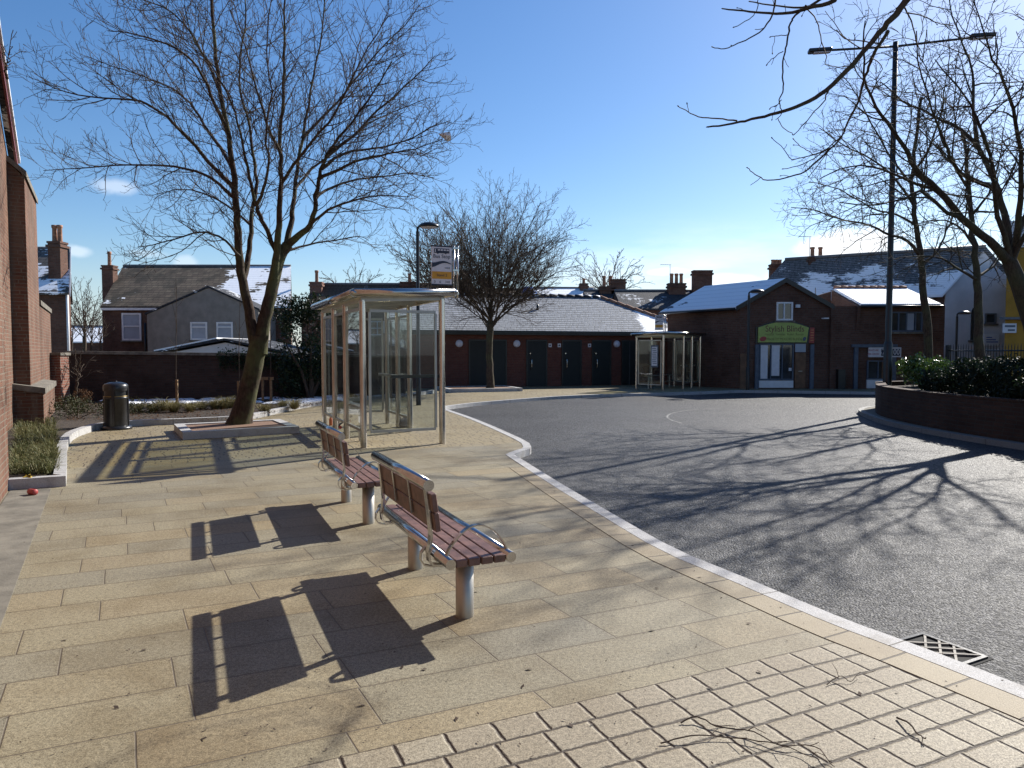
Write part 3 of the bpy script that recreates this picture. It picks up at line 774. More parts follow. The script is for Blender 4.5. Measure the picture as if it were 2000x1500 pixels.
for px in (785,897,1009,1204):
    p = TB(tt(px),-.001,1.94); b = MB(); b.lathe((0,0,0), [(.165,0),(.165,.03),(.15,.07),(.10,.10),(0,.115)], 24)
    Mq = Vector((0,0,1)).rotation_difference(-fn).to_matrix(); b.v = [tuple(Mq @ Vector(q)+p) for q in b.v]; b.build('wall_light', M['lampwhite'], tb)
for px in (1074,1092,1151):
    p = TB(tt(px),0,1.87); w_ = .075
    sg = MB().slab([p-fd*w_-Vector((0,0,w_*1.1)),p+fd*w_-Vector((0,0,w_*1.1)),p+fd*w_+Vector((0,0,w_*1.1)),p-fd*w_+Vector((0,0,w_*1.1))], -fn*.02).build('door_sign', M['offwhite'], tb)
    q = p-fn*.021; w_ = .035; MB().slab([q-fd*w_-Vector((0,0,w_)),q+fd*w_-Vector((0,0,w_)),q+fd*w_+Vector((0,0,w_)),q-fd*w_+Vector((0,0,w_))], -fn*.004).build('pictogram', M['navy'], sg)

# --- blinds shop (skewed gable)
YS = 30.3; ex0 = AT(1445,600,YS); ex1 = AT(1622,604,YS); exa = AT(1533,549,YS)
sh = thing('blinds_shop', 'dark brick gabled shop with lime green sign and snowy side roof', 'shop', (ex0.x,YS,0))
bk = Vector((-2.3,3.5,0)); ZE, ZA = ex0.z, exa.z
W_ = Vector((ex1.x-ex0.x,0,0))
b = MB(); b.slab([(ex0.x,YS,-.1),(ex1.x,YS,-.1),(ex1.x,YS,ZE),(exa.x,YS,ZA),(ex0.x,YS,ZE)], bk); b.build('wall', M['brick_dark'], sh)
b = MB(); u_ = .1; a0 = Vector((ex0.x-.2,YS-.12,ZE-.08)); ap = Vector((exa.x,YS-.12,ZA+.02)); a1 = Vector((ex1.x+.1,YS-.12,ZE-.03)); bk2 = bk*1.06
b.slab([a0,ap,ap+Vector((0,0,.1)),a0+Vector((0,0,.1))], bk2); b.slab([ap,a1,a1+Vector((0,0,.1)),ap+Vector((0,0,.1))], bk2); rf = b.build('roof', M['slate_snow'], sh)
b = MB(); b.slab([a0+Vector((0,-.01,-.09)),ap+Vector((0,-.01,-.09)),ap+Vector((0,-.01,.11)),a0+Vector((0,-.01,.11))],(0,-.04,0)); b.slab([ap+Vector((0,-.01,-.09)),a1+Vector((0,-.01,-.09)),a1+Vector((0,-.01,.11)),ap+Vector((0,-.01,.11))],(0,-.04,0)); b.build('bargeboard', M['black'], rf)
b = MB(); b.tube([a0+Vector((-.05,0,.0)),a0+bk2+Vector((-.05,0,.0))], .06, 8); b.build('gutter', M['black'], rf)
def XZ(px, py, Y=YS): q = AT(px,py,Y); return (q.x,q.z)
win(sh, XZ(1515.5,626), XZ(1548,590), YS, (.47,), (), fw=.07)
MB().box((XZ(1557,598)[0],YS-.06,XZ(1557,598)[1]),(.17,.12,.13)).build('alarm_box', M['white'], sh)
# sign board with arched top
x0,z0 = XZ(1479,668.5); x1,z1 = XZ(1577.5,640); zt = XZ(1528,629)[1]
pl = [(x0,z0),(x1-.08,z0),(x1,z1)]+[(x1+(x0-x1)*i/14, z1+(zt-z1)*math.sin(math.pi*i/14)) for i in range(1,14)]+[(x0,z1)]
sb = MB().slab([(p[0],YS-.06,p[1]) for p in pl],(0,-.05,0)).build('sign_board', M['shopgreen'], sh)
pl2 = [(x0-.09,z0-.06),(x1+.02,z0-.06),(x1+.1,z1)]+[(x1+.1+(x0-x1-.19)*i/14, z1+(zt+.09-z1)*math.sin(math.pi*i/14)) for i in range(1,14)]+[(x0-.09,z1)]
MB().slab([(p[0],YS-.02,p[1]) for p in pl2],(0,-.035,0)).build('sign_surround', M['black'], sb)
off = -sh.location
def stext(name, s, size, px, py, mat, sx=1.0, align='CENTER', par=None, Y=YS-.112, base=sh, space=1.0):
    q = AT(px,py,Y); return text(name, s, size, Vector((q.x,Y,q.z))-base.location, mat, par, align=align, sx=sx, space=space)
stext('lettering', 'Stylish Blinds', .37, 1533, 642.5, M['maroon'], .86, par=sb)
stext('lettering', 'Vertical  Venetian  Roller  Roman', .15, 1532, 653, M['olive'], .80, par=sb)
stext('lettering', 'MADE TO MEASURE BLINDS', .15, 1532, 662.5, M['olive'], .80, par=sb)
for px, rx, rz_, m_ in ((1488.5,.145,.10,'red'),(1569,.075,.085,'bluegrey')):
    q = AT(px,662,YS); b = MB(); b.slab([(q.x+rx*math.cos(a*math.pi/10),YS-.113,q.z+rz_*math.sin(a*math.pi/10)+.02*math.cos(a*math.pi/10)) for a in range(20)],(0,-.006,0)); b.build('badge', M[m_], sb)
xr0,zr0 = XZ(1579,670); xr1,zr1 = XZ(1589.5,640)
rs = MB().slab([(xr0,YS-.03,zr0),(xr1,YS-.03,zr0),(xr1,YS-.03,zr1),(xr0+.03,YS-.03,zr1)],(0,-.04,0)).build('side_sign', M['red'], sh)
b = MB()
for i in range(5): b.box((( xr0+xr1)/2+.01,YS-.073,zr1-.1-.11*i),(.13,.006,.04))
b.build('lettering', M['orange'], rs)
# shopfront
for px in (1476.5,1583.5):
    q = AT(px,757,YS); MB().box((q.x,YS-.05,.94),(.155,.1,1.9)).build('pilaster', M['bluegrey'], sh)
w0 = XZ(1481.5,742); w1 = XZ(1549.5,671.5)
sw = win(sh, w0, w1, YS, (.34,.67), (), M['bluegrey'], M['pane'], .05, 'shop_window', sill=False)
b = MB(); xw = w1[0]-w0[0]
b.box((w0[0]+xw*.14,YS-.03,(w0[1]+w1[1])/2+.0),(xw*.22,.012,(w1[1]-w0[1])*.93)); b.box((w0[0]+xw*.48,YS-.03,(w0[1]+w1[1])/2+.06),(xw*.23,.012,(w1[1]-w0[1])*.85)); b.build('blind', M['offwhite'], sw)
MB().box((w0[0]+xw*.91,YS-.035,w0[1]+.45),(.12,.01,.13)).build('notice', M['offwhite'], sw)
sr0 = XZ(1481.5,757)
MB().box(((w0[0]+w1[0])/2,YS-.04,(w0[1]+.02)/2),(w1[0]-w0[0],.08,w0[1]-.07)).build('stall_riser', M['white'], sh)
d0 = XZ(1551,757); d1 = XZ(1573,689.5)
dr = MB().box(((d0[0]+d1[0])/2,YS-.03,d1[1]/2+.01),(d1[0]-d0[0],.06,d1[1]-.02)).build('door', M['brownboard'], sh)
MB().box(((d0[0]+d1[0])/2,YS-.065,.75),(.16,.01,.03)).build('letter_plate', M['steel_dark'], dr)
MB().box(((d0[0]+d1[0])/2,YS-.02,(d1[1]+w1[1])/2+.02),(d1[0]-d0[0],.04,w1[1]-d1[1]-.04)).build('fanlight', M['curtain'], dr)
MB().box((XZ(1450,720)[0]+.05,YS-.03,.75),(.32,.06,1.5)).build('side_door', M['brownboard'], sh)

# --- taxi office
YT = 30.15
tx = thing('taxi_office', 'brick office with snowy front roof and white number sign', 'shop', (ex1.x,YT,0))
xl = ex1.x-.03; xr = AT(1846,600,YT).x; zE = AT(1700,597,YT).z
zw = AT(1640,600,YT).z
b = MB(); b.slab([(xl,YT,-.1),(xr,YT,-.1),(xr,YT,zE),(xl,YT,zE-.02)],(0,4.2,0)); b.build('wall', M['brick_dark'], tx)
e0 = AT(1682,597.5,YT-.2); e1 = AT(1838,603,YT-.2); r0 = AT(1629,567,33.2); r1 = AT(1770,574,33.2); e1.z = e0.z; r1.z = r0.z
b = MB(); b.slab([e0,e1,r1,r0],(0,0,.1)); b.slab([e1,Vector((e1.x+.6,YT+4.6,e0.z)),r1],(0,0,.1)); rf = b.build('roof', M['slate_snow'], tx)
b = MB()
for i in range(10):
    p = r0.lerp(r1,i/10)+Vector((0,0,.14)); q = r0.lerp(r1,(i+.96)/10)+Vector((0,0,.11)); b.tube([p,q],.09,7)
b.build('ridge_tiles', M['clay'], rf)
b = MB(); dn = Vector((0,0,1)); b.slab([e0-dn*.02,r0-dn*.02,Vector((r0.x,r0.y,2)),Vector((e0.x,e0.y+.25,2))],(-.12,0,0)); b.build('gable_wall', M['brick_dark'], tx)
b = MB(); q = AT(1594,578,33.2); b.slab([Vector((q.x,33.2,2)),Vector((r0.x-.13,33.2,2)),Vector((r0.x-.13,33.2,r0.z-.05)),Vector((q.x,33.2,q.z))],(0,.2,0)); b.build('parapet_wall', M['brick_dark'], tx)
b = MB(); b.tube([e0+Vector((-.05,-.06,-.02)),e1+Vector((.05,-.06,-.02))],.055,8); b.build('gutter', M['black'], rf)
uw = win(tx, XZ(1738,648,YT), XZ(1801,609,YT), YT, (.25,.5,.78), (), M['bluegrey'], M['pane'], .06)
a, c = XZ(1740,646,YT), XZ(1799,611,YT)
MB().box((a[0]+(c[0]-a[0])*.63,YT-.03,(a[1]+c[1])/2),(.3,.01,.7)).build('curtain', M['curtain'], uw)
MB().box(((XZ(1677,0,YT)[0]+XZ(1767,0,YT)[0])/2,YT-.07,XZ(1700,675.5,YT)[1]),(XZ(1767,0,YT)[0]-XZ(1677,0,YT)[0],.14,.13)).build('lintel', M['bluegrey'], tx)
for px in (1686,1762): MB().box((XZ(px,0,YT)[0],YT-.05,.88),(.16,.1,1.78)).build('pilaster', M['bluegrey'], tx)
n0, n1 = XZ(1693.5,697.5,YT), XZ(1757.5,678.5,YT)
ns = MB().box(((n0[0]+n1[0])/2,YT-.09,(n0[1]+n1[1])/2),(n1[0]-n0[0],.05,n1[1]-n0[1])).build('sign_board', M['offwhite'], tx)
b = MB(); k0 = XZ(1718,695,YT)[0]; k1 = XZ(1755,695,YT)[0]; b.box(((k0+k1)/2,YT-.118,(n0[1]+n1[1])/2),(k1-k0,.008,(n1[1]-n0[1])*.72)); b.build('number_panel', M['navy'], ns)
stext('lettering', '5700 00', .33, 1736.8, 688, M['offwhite'], .82, par=ns, Y=YT-.124, base=tx)
stext('lettering', 'PRIVATE HIRE', .115, 1706, 684.5, M['red'], .62, par=ns, Y=YT-.117, base=tx)
stext('lettering', 'MINI COACHES', .115, 1706, 691.5, M['red'], .62, par=ns, Y=YT-.117, base=tx)
v0, v1 = XZ(1692,741,YT), XZ(1736,704,YT)
win(tx, v0, v1, YT, (.5,), (), M['bluegrey'], M['pane'], .05, 'shop_window', sill=False)
MB().box(((v0[0]+v1[0])/2,YT-.04,v0[1]/2+.01),(v1[0]-v0[0],.08,v0[1]-.04)).build('stall_riser', M['white'], tx)
MB().box((XZ(1747,0,YT)[0],YT-.03,.62),(.36,.06,1.2)).build('door', M['brownboard'], tx)
MB().box((XZ(1655,0,YT)[0],YT-.12,.42),(.3,.24,.84)).build('meter_box', M['black'], tx)
MB().box((XZ(1622,0,YT)[0],YT-.12,XZ(1622,622,YT)[1]),(.22,.22,.05)).build('flood_light', M['white'], tx)
b = MB(); q = AT(1592,600,YT+.3); b.tube([(q.x,q.y,2.9),(q.x,q.y,AT(1592,562,YT+.3).z)],.02,6); b.build('flue_pipe', M['lead'], tx)

# --- church hall with white gable
ch_ = thing('church_hall', 'long dark slate roofed hall with white gable and snow patches', 'building', (23.15,38,0))
gA = AT(1846,565,38); gP = AT(1915,488,38); gB = AT(1984,565,38)
dL = Vector((-8.3,5.2,0)); b = MB()
b.slab([(gA.x,38,-.1),(gB.x,38,-.1),(gB.x,38,gA.z),(gP.x,38,gP.z),(gA.x,38,gA.z)], dL); b.build('wall', M['brick_dark'], ch_)
b = MB(); b.slab([(gA.x-.02,37.98,-.1),(gB.x+.02,37.98,-.1),(gB.x+.02,37.98,gA.z),(gP.x,37.98,gP.z),(gA.x-.02,37.98,gA.z)],(0,-.08,0)); b.build('gable_wall', M['whiterender'], ch_)
b = MB(); o3 = Vector((.15,-.2,0)); q0 = Vector((gA.x-.4,38,gA.z-.42))+o3; qp = Vector((gP.x,38,gP.z+.03))+o3; q1 = Vector((gB.x+.3,38,gA.z-.3))+o3; dL2 = dL*1.03
b.slab([q0,qp,qp+Vector((0,0,.12)),q0+Vector((0,0,.12))],dL2); b.slab([qp,q1,q1+Vector((0,0,.12)),qp+Vector((0,0,.12))],dL2); rf = b.build('roof', M['slate_church'], ch_)
MB().tube([qp+Vector((0,0,.13)),qp+dL2+Vector((0,0,.13))],.1,6).build('ridge_tiles', M['lead'], rf)
pc = AT(1597,510,42.3); chimney(ch_, (pc.x,pc.y+.2), 5.9, AT(1597,505,42.5).z, 1.1,.55,2,aerial=-1,poth=.6)
pc = AT(1516,530,44.5); chimney(ch_, (pc.x,pc.y), 5.0, AT(1516,519,44.5).z, .75,.5,3,poth=.3)
# arched window and ground features of the gable
q0 = AT(1895,664,37.88); q1 = AT(1907,664,37.88); zt = AT(1901,600,37.88).z; zs = AT(1901,616,37.88).z
pl = [(q0.x,q0.z),(q1.x,q0.z),(q1.x,zs)]+[((q0.x+q1.x)/2+(q1.x-q0.x)/2*math.cos(a*math.pi/8), zs+(zt-zs)*math.sin(a*math.pi/8)) for a in range(1,8)]+[(q0.x,zs)]
aw = MB().slab([(p[0],37.885,p[1]) for p in pl],(0,-.03,0)).build('arched_window', M['pane'], ch_)
MB().box(((q0.x+q1.x)/2,37.86,q0.z-.06),(.55,.12,.1)).build('sill', M['stone'], aw)
win(ch_, XZ(1923,632,37.9), XZ(1945,612,37.9), 37.9, (), (), M['lead'], M['pane'], .07)
q0, q1 = XZ(1921,675,37.85), XZ(1951,652,37.85)
pb_ = MB().box(((q0[0]+q1[0])/2,37.85,(q0[1]+q1[1])/2),(q1[0]-q0[0],.05,q1[1]-q0[1])).build('poster_board', M['white'], ch_)
b = MB(); 
for i,(w_,z_) in enumerate(((.3,.12),(.5,.0),(.62,-.12))): b.box((q0[0]+.12+w_/2,37.82,(q0[1]+q1[1])/2+z_),(w_,.008,.045))
b.build('lettering', simple('blue_ink',(.05,.08,.35),.5), pb_)

# --- yellow building
yb = thing('yellow_building', 'yellow rendered tall building at the right edge behind the trees', 'building', AT(1961,690,25.0)*1); yb.location.z = 0
x0 = yb.location.x; zt = AT(1961,432,25).z
MB().prism([(x0,25),(x0+8,25),(x0+28,46),(x0*46/25+.3,46)],-.1,zt-.9).build('wall', M['yellow'], yb)
MB().prism([(x0-.05,24.95),(x0+8,24.95),(x0+28,46),(x0*46/25+.25,46)],zt-.9,zt).build('fascia_sign', M['offwhite'], yb)
b = MB(); 
for i in range(3): b.slab([(x0+.1+.55*i,24.93,zt-.85),(x0+.3+.55*i,24.93,zt-.85),(x0+.55+.55*i,24.93,zt-.05),(x0+.35+.55*i,24.93,zt-.05)],(0,-.01,0))
b.build('fascia_stripe', M['bluegrey'], yb)
sgn = AT(1970,641,25); wb = MB().box((sgn.x,24.96,sgn.z),(.46,.05,.33)).build('wall_sign', M['offwhite'], yb)
b = MB(); b.box((sgn.x,24.93,sgn.z+.07),(.36,.01,.07)); b.box((sgn.x+.05,24.93,sgn.z-.07),(.24,.01,.06)); b.build('lettering', M['bluegrey'], wb)
b = MB(); q = AT(1980,622,25); b.box((q.x+.3,24.9,q.z),(1.6,.16,.08)); b.build('canopy', M['lead'], yb)

# --- terraced house A at the left with grey rendered outshut
hA = thing('terraced_house', 'brick house with patchy snow on its roof and a sash window', 'house', AT(200,690,45)*1); hA.location.z = 0
x0, x1 = AT(199,600,45).x, AT(566,600,45).x; ze_ = AT(300,599,45).z; zr_ = AT(300,523,51).z
pitched(hA, (x0,45), (-3.6,12), (x1-x0,0), ze_, zr_, wall=M['brick_dark'], roof=M['slate_old'], over=.05)
MB().box(((x0+x1)/2-3.4,44.86,ze_-.12),(5.0,.1,.22)).build('fascia', M['white'], hA)
win(hA, XZ(239.5,665,45), XZ(276,611.5,45), 45, (), (.52,), M['white'], M['curtain'], .11)
pc = AT(214,520,48.5); chimney(hA, (pc.x,pc.y), 5.0, AT(217,521,48.5).z, .75,.6,1,poth=.95)
b = MB(); q = AT(284,640,44.9); b.tube([(q.x,44.85,0),(q.x,44.85,q.z+.3)],.06,8); b.build('drain_pipe', M['black'], hA)
Y_ = 42.0; P0,P1,P2 = AT(287,614,Y_), AT(407,562,Y_), AT(505,606,Y_)
hw = thing('rendered_outhouse', 'grey rendered back extension with two white windows', 'house', (P0.x,Y_,0))
b = MB(); b.slab([(P0.x,Y_,-.1),(P2.x,Y_,-.1),(P2.x,Y_,P2.z),(P1.x,Y_,P1.z),(P0.x,Y_,P0.z)],(0,3.0,0)); b.build('wall', M['render'], hw)
b = MB(); b.slab([P0+Vector((-.1,-.08,-.02)),P1+Vector((0,-.08,.02)),P1+Vector((0,-.08,.12)),P0+Vector((-.1,-.08,.08))],(0,3.0,0)); b.slab([P1+Vector((0,-.08,.02)),P2+Vector((.1,-.08,-.02)),P2+Vector((.1,-.08,.08)),P1+Vector((0,-.08,.12))],(0,3.0,0)); b.build('roof', M['slate_dark'], hw)
for (a_,c_) in ((373,405),(424,455)): win(hw, XZ(a_,664,Y_), XZ(c_,629,Y_), Y_, (), (.72,), M['white'], M['curtain'], .09)
# garage
Y_ = 28.0; P0,P1,P2 = AT(312,690,Y_), AT(440,664,Y_), AT(566,693,Y_)
gg = thing('garage', 'low garage with white gable and snow edged roof behind the wall', 'garage', (P1.x,Y_,0))
b = MB(); b.slab([(P0.x+.3,Y_,-.1),(P2.x-.3,Y_,-.1),(P2.x-.3,Y_,P2.z),(P1.x,Y_,P1.z-.1),(P0.x+.3,Y_,P0.z)],(0,5,0)); b.build('wall', M['whiterender'], gg)
b = MB(); b.slab([P0+Vector((-.2,-.15,0)),P1+Vector((0,-.15,-.02)),P1+Vector((0,-.15,.07)),P0+Vector((-.2,-.15,.07))],(0,5.3,0)); b.slab([P1+Vector((0,-.15,-.02)),P2+Vector((.2,-.15,0)),P2+Vector((.2,-.15,.07)),P1+Vector((0,-.15,.07))],(0,5.3,0)); rf = b.build('roof', M['slate_dark'], gg)
b = MB(); b.slab([P0+Vector((-.18,-.1,.075)),P1+Vector((-.3,-.1,.045)),P1+Vector((-.3,-.1,.10)),P0+Vector((-.18,-.1,.13))],(0,5.1,0)); b.build('snow_cover', M['snow'], rf)
# far left house
Y_ = 35.0; hL = thing('end_house', 'house with tall side chimney half hidden by the brick hall', 'house', (AT(131,600,Y_).x,Y_,0))
x1 = AT(131,600,Y_).x; ze_ = AT(120,572,Y_).z; zr_ = AT(120,490,38.5).z
pitched(hL, (x1-9,Y_), (-4.15,7), (9,0), ze_, zr_, wall=M['brick_dark'], roof=M['slate_end'], over=.12)
pc = AT(113,500,36.2); chimney(hL, (pc.x,pc.y), 4.6, AT(115,478,36.6).z, .62,.6,2,poth=.85)
b = MB(); q0 = Vector((x1+.14+.15,Y_-.25,ze_-.2)); q1 = Vector((x1+.14-2.075,Y_+3.5,zr_+.02)); b.slab([q0,q1,q1+Vector((0,0,.2)),q0+Vector((0,0,.2))],(.06,0,0)); b.build('bargeboard', M['white'], hL)
MB().tube([(x1+.05,Y_-.05,0),(x1+.05,Y_-.05,ze_)],.06,8).build('drain_pipe', M['white'], hL)
# house behind the shelter
Y_ = 46.0; hB = thing('tiled_house', 'brown tiled house with plain roof behind the ivy and shelter', 'house', (AT(590,600,Y_).x,Y_,0))
x0, x1 = AT(588,600,Y_).x, AT(880,600,Y_).x
pitched(hB, (x0,Y_), (0,6), (x1-x0,0), AT(600,622,Y_).z, AT(700,559,49).z, wall=M['brick_dark'], roof=M['slate_brown'], over=.05)
pc = AT(584,545,48); chimney(hB, (x0+.35,48.5), 4.5, AT(584,552,48).z, .8,.6,1,mat=M['brick_pier'],poth=.8)
pc = AT(800,555,49); chimney(hB, (pc.x,49), 5.0, AT(800,553,49).z, 1.2,.6,1,poth=.6)
# side house with the gable
Y_ = 34.0; hC = thing('gabled_house', 'dark brick gabled house seen through the nearer shelter glass', 'house', (AT(720,690,Y_).x,Y_,0))
x0, x1 = AT(640,600,Y_).x, AT(792,600,Y_).x
pitched(hC, (x0,Y_), (x1-x0,0), (-1.5,6), 2.9, 4.5, wall=M['brick_dark'], roof=M['slate_dark'], over=.1)
win(hC, XZ(723,655,Y_), XZ(752,627,Y_), Y_, (.5,), (.5,), M['white'], M['pane'], .06)
# terraces behind the toilet block
def terrace(label, px0, px1, Y, yr, ye, roof, chims):
    x0, x1 = AT(px0,600,Y).x, AT(px1,600,Y).x
    t = thing('terraced_house', label, 'house', (x0,Y,0))
    pitched(t, (x0,Y), (0,6), (x1-x0,0), AT(px0,ye,Y).z, AT(px0,yr,Y+3).z, wall=M['brick_dark'], roof=roof, over=.05)
    for (px, yt, w, pots, ph, ae) in chims:
        q = AT(px,yt,Y+2.6); chimney(t, (q.x,q.y), AT(px0,yr,Y+3).z-.8, q.z, w,.6,pots,poth=ph,aerial=ae)
    return t
terrace('terrace with light snowy roof and a lone aerial behind the round tree', 1045,1168,52,566,590,M['slate_snow'],((1140,556,.6,1,.4,-1),))
terrace('terrace with a double chimney stack behind the slate block', 1150,1232,47,571,600,M['slate_dark'],((1186,562,1.1,2,.75,0),(1207,548,1.0,0,.2,0)))
terrace('dark ribbed roof terrace with two big chimneys beside the blinds shop', 1215,1440,44,572,604,M['slate_dark'],((1321,556,1.1,3,.65,-1),(1371,531,1.2,0,.2,0)))
terrace('terrace with dark stacks hidden behind the round tree crown', 885,1050,56,568,596,M['slate_brown'],((905,548,1.0,1,.5,0),(950,545,.9,2,.4,0)))
terrace('low snowy roofed terrace far off between the two left houses', 60,215,64,640,668,M['slate_snow'],())
bt_ = AT(1032,571,50); b = MB(); random.seed(4)
b.lathe((bt_.x,bt_.y,bt_.z-.2), [(.55,0),(.6,.2),(.5,.42),(.3,.55),(0,.6)], 14)
b.v = [(p[0]+random.uniform(-.08,.08),p[1]+random.uniform(-.08,.08),p[2]+random.uniform(-.05,.05)) for p in b.v]
tag(b.build('tarpaulin', M['blue']), 'bright blue tarpaulin bundled on a far roof', 'tarpaulin')

# --- brick hall at the left edge
hl = thing('brick_hall', 'tall weathered brick hall with stepped buttress at the left edge', 'building', LW(0,.5))
def poly2(*pts): return [(p.x,p.y) for p in pts]
b = MB(); b.prism(poly2(LW(-14),LW(0),LW(0,.62),LW(-14,.62)),-.1,10.5); b.build('front_wall', M['brick_hall'], hl)
b = MB(); V = lambda t,o,z: Vector((LW(t,o).x,LW(t,o).y,z))
b.slab([V(-3,.62,-.1),V(8.2,.62,-.1),V(8.2,.62,5.5),V(-1,.62,10.7),V(-3,.62,10.7)], Vector((-.866,-.5,0))*5); b.build('wall', M['brick_hall'], hl)
zr_h = lambda t: 5.55+.56*(8.4-t)
b = MB(); b.slab([V(8.4,.61,zr_h(8.4)-.12),V(-1,.61,zr_h(-1)-.12),V(-1,.61,zr_h(-1)),V(8.4,.61,zr_h(8.4))], Vector((.866,.5,0))*.10); rf = b.build('roof', M['slate_dark'], hl)
b = MB(); b.slab([V(8.4,.508,zr_h(8.4)-.16),V(-1,.508,zr_h(-1)-.16),V(-1,.508,zr_h(-1)+.02),V(8.4,.508,zr_h(8.4)+.02)], Vector((.866,.5,0))*.04); b.build('bargeboard', M['maroon'], rf)
b = MB(); b.slab([V(8.4,.50,zr_h(8.4)+.022),V(-1,.50,zr_h(-1)+.022),V(-1,.50,zr_h(-1)+.12),V(8.4,.50,zr_h(8.4)+.12)], Vector((.866,.5,0))*.07); b.build('verge_trim', M['white'], rf)
# stepped buttress: upper stage, middle stage, low stage, each with a sloping stone cap
def stage(t0_, t1_, o, z, slope, name='buttress'):
    b = MB(); b.prism(poly2(LW(t0_,o),LW(t1_,o),LW(t1_,.65),LW(t0_,.65)),-.1,z); w = b.build(name, M['brick_hall'], hl)
    b = MB(); e = .04
    pts = [V(t0_-e,o-e,z-.02),V(t0_-e,o-e,z+.10),V(t0_-e,.63,z+slope+.10),V(t0_-e,.63,z+slope-.02)]
    b.slab(pts, Vector((-.5,.866,0))*(t1_-t0_+2*e)); b.build('stone_cap', M['stone'], w)
    b = MB(); b.slab([V(t0_,o,z-.02),V(t0_,.63,z-.02),V(t0_,.63,z+slope-.02)], Vector((-.5,.866,0))*(t1_-t0_)); b.build('cap_core', M['brick_hall'], w)
stage(7.8,10.9,.33,5.2,.3)
stage(10.95,15.2,.33,2.75,.12,'low_buttress')
stage(7.55,11.6,.10,.74,.10,'plinth_buttress')
# end pier of the garden wall and the garden wall
pr = thing('wall_pier', 'sunlit brick pier ending the garden wall beside the hall', 'pier', AT(110,790,20.5)*1); pr.location.z=0
x, y = pr.location.x, 20.5
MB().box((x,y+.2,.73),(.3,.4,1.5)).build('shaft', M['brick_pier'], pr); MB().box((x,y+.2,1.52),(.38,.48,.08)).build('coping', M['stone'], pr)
gw = thing('garden_wall', 'long dark brick garden wall with stone coping behind the bed', 'wall', (-10,22,0))
xl, xr = AT(122,690,21.4).x, AT(790,690,24.4).x
def wl(q): return Vector((xl+(xr-xl)*q, 21.6+2.8*q, 0))
zl, zr2 = 1.58, 1.44
a, c = wl(0), wl(1)
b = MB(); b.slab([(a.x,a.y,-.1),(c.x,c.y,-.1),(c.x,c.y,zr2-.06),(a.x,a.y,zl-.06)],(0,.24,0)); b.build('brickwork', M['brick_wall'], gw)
b = MB(); b.slab([(a.x,a.y-.05,zl-.06),(c.x,c.y-.05,zr2-.06),(c.x,c.y-.05,zr2+.03),(a.x,a.y-.05,zl+.03)],(0,.34,0)); b.build('coping', M['stone'], gw)

# ------------------------------------------------------------------ planting bed, its kerb, tree surrounds, planter
bedpx = [(14,958),(129,950),(131,926),(131,872),(147,855),(175,845),(192,839),(255,832.5),(350,829),(450,824.5),(500,818),(550,806),(600,795.5),(640,789.5),(722,780.5),(815,773),(850,768)]
bk_ = [G2(*p) for p in bedpx]
bks = [bk_[0]]+resample(bk_[1:], .45, 1)
bed = MB(); bed.prism(offset(bks,.06)+[(wl(1).x,wl(1).y+.1),(wl(0).x-2,wl(0).y+.1),(-12,16),(-7,9)], -.02, .07)
struct(bed.build('soil_bed_ground', M['soil']))
kb = kerb_strip('bed_kerb', bks, .13, -.05, .125, M['kerb']); struct(kb)
def surround(label, corners, tree):
    c = [Vector((p[0],p[1],0)) for p in corners]
    ctr = sum(c, Vector((0,0,0)))/4
    t = thing('tree_surround', label, 'tree surround', ctr, 0, 'granite tree surrounds')
    for i in range(4):
        p, q = c[i], c[(i+1)%4]; d = (q-p).normalized(); n = Vector((-d.y,d.x,0))
        if (ctr-p).dot(n) < 0: n = -n
        b = MB(); b.slab([p+Vector((0,0,-.02)),q+Vector((0,0,-.02))-d*.182,q-d*.182+n*.18+Vector((0,0,-.02)),p+n*.18+Vector((0,0,-.02))], (0,0,.155)); o = b.build('kerb_stone', M['kerb'], t)
        uv_along(o, lambda i: (.2,0))
    ins = [p+(ctr-p).normalized()*.2 for p in c]
    MB().prism([(p.x,p.y) for p in ins],-.02,.115).build('gravel_top', M['redtop'], t)
    return t
fl_, fr_ = G(357,859), G(585,846); dd = (fr_-fl_); bv = Vector((-dd.y,dd.x,0)).normalized()*1.75
surround('raised granite tree surround under the big bare tree, left', [fl_,fr_,fr_+bv,fl_+bv], None)
c0 = Vector((-1.35,28.9,0)); d0_ = Vector((.94,.33,0)); d1_ = Vector((-.33,.94,0))
surround('low granite tree surround under the round crowned tree by the block', [c0-d0_*1.5-d1_*1.1,c0+d0_*1.5-d1_*1.1,c0+d0_*1.5+d1_*1.2,c0-d0_*1.5+d1_*1.2], None)

pw = thing('brick_planter', 'dark brick raised planter wall curving along the road, right', 'planter', (9,15,0))
PWl = resample([(11.4,20.75),(10.35,20.2),(9.85,19.2),(9.4,18.3),(9.05,17.3),(8.86,16.0),(8.78,14.9),(8.8,13.6),(9.05,11.9),(9.5,8.5),(10.0,4.5)], .4, 1)
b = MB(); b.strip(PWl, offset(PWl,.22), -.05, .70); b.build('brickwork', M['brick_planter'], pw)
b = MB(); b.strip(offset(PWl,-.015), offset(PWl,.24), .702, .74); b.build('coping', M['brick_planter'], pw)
MB().prism(offset(PWl,.15)+[(22,4.5),(22,21.0)],-.05,.62).build('soil', M['soil'], pw)

